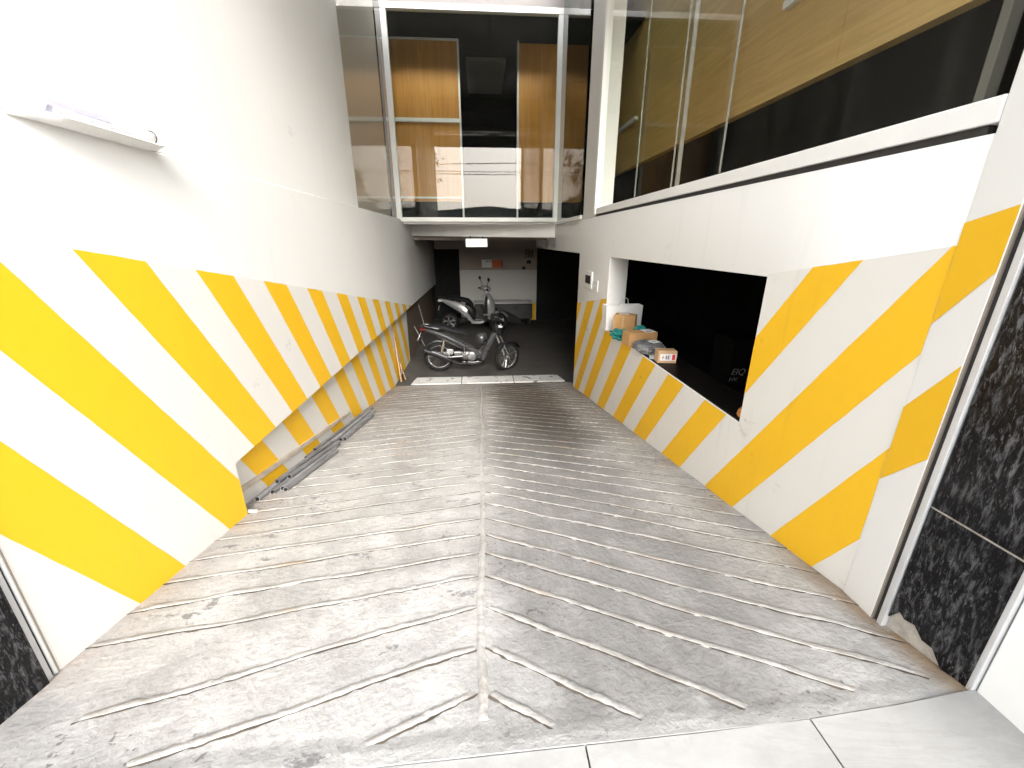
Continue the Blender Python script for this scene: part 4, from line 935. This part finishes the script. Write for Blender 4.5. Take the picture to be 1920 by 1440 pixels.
def scooter():
    rt = empty('scooter', U(-1.07, 13.7, FLOOR-.004), 'pale silver scooter with a black seat parked behind the dark motorbike', 'scooter', 'parked motorbikes'); rt['_local'] = 1
    P = lambda name, mb, mat, **k: part(rt, name, mb, mat, **k)
    wheel(rt, 0, .25, .25, .045, 0, 0, n5=5); st = R(25); wheel(rt, 1.29, .25, .25, .04, st, 0, n5=5)
    for s_ in (-1, 1):
        mb = MB(False); up = [(-.24, .855), (-.05, .835), (.15, .79), (.36, .72), (.52, .63), (.54, .50), (.60, .36), (.66, .29)]; lo = [(-.17, .79), (.0, .70), (.15, .62), (.32, .52), (.46, .40), (.52, .34), (.58, .28), (.64, .24)]
        W = (.05, .10, .135, .15, .15, .14, .14, .14); vs, fs = [], []
        for (a, b), (c, d), w in zip(up, lo, W):
            vs += [(a, s_*w*.7, b), ((a+c)/2, s_*w, b*.5+d*.5), (c, s_*w*.9, d), (c, s_*.03, d), (a, s_*.03, b)]
        for k in range(7):
            for q in range(5): fs.append((k*5+q, k*5+(q+1) % 5, (k+1)*5+(q+1) % 5, (k+1)*5+q))
        fs += [(0, 1, 2, 3, 4), tuple(range(35, 40))]
        P('side_panel', mb.add(vs, fs), 'scooter', bevel=.008, ang=35)
        P('floor_side', MB(False).loft([(.60, .265, .02, .03, s_*.15), (.66, .262, .025, .034, s_*.155), (.86, .262, .025, .034, s_*.155), (.93, .29, .02, .03, s_*.14)], e=3), 'scooter')
        P('indicator', MB(False).loft([(-.24, .80, .02, .014, s_*.09), (-.19, .81, .03, .022, s_*.09), (-.14, .81, .01, .01, s_*.09)]), 'lens')
    P('floor_board', MB(False).box(.58, .95, -.14, .14, .235, .28), 'black_plastic', bevel=.012)
    P('seat', MB(False).loft([(-.12, .875, .08, .03), (.0, .885, .13, .045), (.2, .87, .145, .055), (.38, .835, .145, .06), (.52, .80, .13, .06), (.60, .74, .11, .05), (.64, .70, .08, .03)], e=2.8), 'leather', ang=60)
    P('under_seat', MB(False).loft([(.45, .66, .12, .10), (.55, .58, .125, .17), (.64, .50, .12, .19), (.70, .45, .09, .13)]), 'black_plastic', ang=60)
    P('tail_lamp', MB(False).loft([(-.27, .80, .03, .02), (-.25, .805, .06, .035), (-.20, .81, .065, .035)]), 'lens')
    P('luggage_rail', MB(False).tube([(.02, -.11, .87), (-.12, -.12, .90), (-.24, -.07, .905), (-.26, 0, .905), (-.24, .07, .905), (-.12, .12, .90), (.02, .11, .87)], .011, 8), 'black_plastic')
    P('number_plate', MB(False).prism([(-.235, .68), (-.228, .68), (-.26, .56), (-.267, .56)], 'y', -.095, .095), 'paper', bevel=.002)
    P('mud_guard', MB(False).prism([(-.20, .74), (-.17, .76), (-.25, .50), (-.27, .50)], 'y', -.07, .07), 'black_plastic', bevel=.004)
    P('engine', MB(False).loft([(-.05, .25, .06, .06, .08), (.05, .26, .05, .07, .08), (.3, .28, .06, .08, .06), (.46, .28, .06, .07, .03)], e=3), 'black_plastic', ang=50)
    P('muffler', MB(False).tube([(.30, .14, .22), (.20, .15, .25), (-.16, .155, .34), (-.2, .155, .35)], [.03, .055, .055, .04], 14), 'black_plastic')
    P('leg_shield', MB(False).prism([(.90, .26), (.93, .55), (.955, .86), (.99, .98), (1.04, .90), (1.03, .60), (1.02, .28)], 'y', -.16, .16), 'black_plastic', bevel=.02)
    P('front_panel', MB(False).loft([(.99, .66, .10, .30), (1.03, .66, .16, .33), (1.09, .65, .155, .32), (1.16, .62, .12, .24), (1.21, .60, .06, .14)], e=2.4), 'scooter', ang=60)
    P('shield_panel', MB(False).prism([(.955, .62), (.965, .86), (.985, 1.0), (.93, 1.0), (.90, .93), (.925, .80), (.93, .62)], 'y', -.15, .15), 'scooter', bevel=.014)
    c0 = Vector((1.05, 0, 0)); Rm = Matrix.Rotation(st, 3, 'Z')
    def turned(mb): mb.v = [c0+Rm @ (v-c0) for v in mb.v]; return mb
    ax = Vector((1.29, 0, .25)); nr = Rm @ Vector((0, 1, 0))
    for s_ in (-1, 1): P('fork_leg', MB(False).tube([tuple(ax+nr*s_*.075), tuple(Vector((1.13, 0, .58))+nr*s_*.07)], .02, 10), 'black_plastic')
    fm = fender((0, 0), .288, R(25), R(160), .062, .007); fm.v = [ax+Rm @ v for v in fm.v]; P('front_fender', fm, 'scooter')
    P('handlebar_cowl', turned(MB(False).loft([(.84, 1.13, .05, .03), (.88, 1.13, .16, .05), (.97, 1.13, .19, .07), (1.05, 1.11, .13, .065), (1.10, 1.09, .06, .04)], e=2.4)), 'scooter', ang=60)
    P('steering_neck', MB(False).loft([(.93, 1.02, .08, .10), (.98, 1.02, .10, .12), (1.06, 1.02, .08, .10)]), 'scooter', ang=60)
    P('headlamp', turned(MB(False).loft([(1.08, 1.10, .07, .035), (1.11, 1.095, .05, .025), (1.118, 1.09, .03, .015)])), 'lens')
    for s_ in (-1, 1):
        P('hand_grip', turned(MB(False).tube([(.93, s_*.19, 1.12), (.90, s_*.36, 1.10)], .018, 10)), 'rubber')
        P('brake_lever', turned(MB(False).tube([(.99, s_*.18, 1.12), (1.0, s_*.27, 1.11), (.97, s_*.35, 1.10)], .007, 6)), 'alu')
        P('mirror_stem', turned(MB(False).tube([(.95, s_*.17, 1.15), (.94, s_*.25, 1.26), (.94, s_*.31, 1.32)], .007, 6)), 'black_plastic')
        P('mirror', turned(MB(False).loft([(.915, 1.36, .05, .035, s_*.33), (.93, 1.36, .07, .05, s_*.33), (.955, 1.36, .04, .03, s_*.33)])), 'black_plastic')
    return rt
sc_ = scooter(); sc_.rotation_euler = (0, 0, R(-6))

# grey chest with a dark arched cover at the back wall
ch = empty('metal_chest', U(.8, 15.1, FLOOR), 'long grey metal chest against the garage back wall behind the scooter', 'chest')
MB().box(-.25, 1.80, 14.72, 15.45, FLOOR+.18, -2.10).build('body', 'gunmetal', ch, bevel=.03)
MB().box(-.27, 1.82, 14.70, 15.47, -2.098, -2.05).build('lid', 'alu_dull', ch, bevel=.012)
for x in (-.15, 1.70): MB().box(x-.05, x+.05, 14.8, 15.4, FLOOR-.003, FLOOR+.178).build('foot', 'black_plastic', ch)
MB().box(1.72, 1.76, 14.69, 14.715, -2.42, -2.36).build('latch', 'chrome', ch)
cv = MB(); vs, fs = [], []
for i in range(15):
    t = i/14; x = .10+1.45*t; zt = -2.22-.62*t**2.2
    vs += [(x, 14.66, zt), (x, 14.695, zt+.02), (x, 14.66, FLOOR+.02+.12*(1-t)), (x, 14.695, FLOOR+.02+.12*(1-t))]
for i in range(14):
    a = i*4; fs += [(a, a+4, a+5, a+1), (a, a+2, a+6, a+4), (a+1, a+5, a+7, a+3), (a+2, a+3, a+7, a+6)]
fs += [(0, 1, 3, 2), (56, 58, 59, 57)]
tag(cv.add(vs, fs).build('arched_panel', 'black_plastic', ang=30), 'dark arched panel leaning on the grey metal chest', 'panel')

# ------------------------------------------------------------------ street behind the camera (seen mirrored in the glass)
def house(name, x0, x1, y, d, zt, ridge, mat, label, wins):
    h = empty(name, U((x0+x1)/2, y, -1.7), label, 'house', 'houses across the road')
    MB().box(x0, x1, y-d, y, -1.7, zt).build('wall', mat, h)
    MB().prism([(x0-.4, zt), (x1+.4, zt), ((x0+x1)/2, zt+ridge)], 'y', y-d-.3, y+.4).build('roof', 'roof', h)
    for (a, b, c, e) in wins:
        w = MB().box(a, b, y+.001, y+.05, c, e).build('window', 'softwhite', h); MB().box(a+.08, b-.08, y+.051, y+.07, c+.08, e-.08).build('glass', 'black_plastic', w)
house('street_house', -3.6, 5.0, -17, 8, 2.3, .35, 'render2', 'grey low house across the road straight opposite', [(-2.5, -1, -.4, .9), (.5, 2, -.4, .9), (3, 4.2, -.4, .9)])
house('street_house', -12, -4.8, -18, 8, 3.4, 2.2, 'render', 'pale gabled house across the road by the tall tree', [(-11, -9.6, 1.2, 2.6), (-8.6, -7.2, 1.2, 2.6), (-6.4, -5.4, 1.2, 2.6), (-11, -9.6, -1, .5), (-8.6, -7.2, -1, .5)])
house('street_house', 6.2, 14, -18, 8, 2.8, 1.6, 'render', 'pale house across the road by the spreading tree', [(7, 8.4, .8, 2.0), (9.6, 11, .8, 2.0), (7, 8.4, -1.2, .2)])
def tree(x, y, h, rad, label, seed):
    rnd = random.Random(seed); t = empty('street_tree', U(x, y, -1.7), label, 'tree', 'trees across the road')
    MB().tube([(x, y, -1.7), (x+.1, y, h*.4), (x-.1, y+.1, h*.75)], [.22, .16, .07], 10).build('trunk', 'bark', t)
    mb = MB(); cl = [(x+rnd.gauss(0, rad*.45), y+rnd.gauss(0, rad*.4), h*.72+rnd.gauss(0, rad*.45)) for _ in range(26)]
    for c in cl: 
        for _ in range(70):
            p = Vector(c)+Vector((rnd.gauss(0, .33), rnd.gauss(0, .33), rnd.gauss(0, .28)))
            a = Vector((rnd.uniform(-1, 1), rnd.uniform(-1, 1), rnd.uniform(-1, 1))).normalized(); b = a.orthogonal().normalized(); s_ = rnd.uniform(.09, .17)
            mb.add([tuple(p-a*s_), tuple(p-b*s_*.5), tuple(p+a*s_), tuple(p+b*s_*.5)], [(0, 1, 2, 3)])
    for c in cl[:9]: MB().tube([(x-.05, y, h*.42), tuple((Vector((x, y, h*.5))+Vector(c))/2), c], [.07, .045, .015], 6).build('limb', 'bark', t)
    mb.build('crown', 'foliage', t, smooth=False)
tree(-5.6, -13.5, 6.0, 2.4, 'tall leafy tree across the road beside the gabled house', 3)
tree(6.6, -14, 5.2, 2.2, 'spreading leafy tree across the road beside the low house', 9)
for i, (zz, sag, lab) in enumerate([(4.6, .5, 'highest overhead cable above the road'), (4.0, .35, 'middle overhead cable above the road'), (3.85, .35, 'lowest overhead cable above the road')]):
    mb = MB(); mb.tube([(-30+3*k, -10-.1*i, zz+(.9 if i == 0 else 0)*(k-10)/12-sag*(1-((k-10)/10)**2)+.6) for k in range(21)], .022, 6)
    tag(mb.build('overhead_cable', 'black_plastic'), lab, 'cable', 'overhead cables along the road')
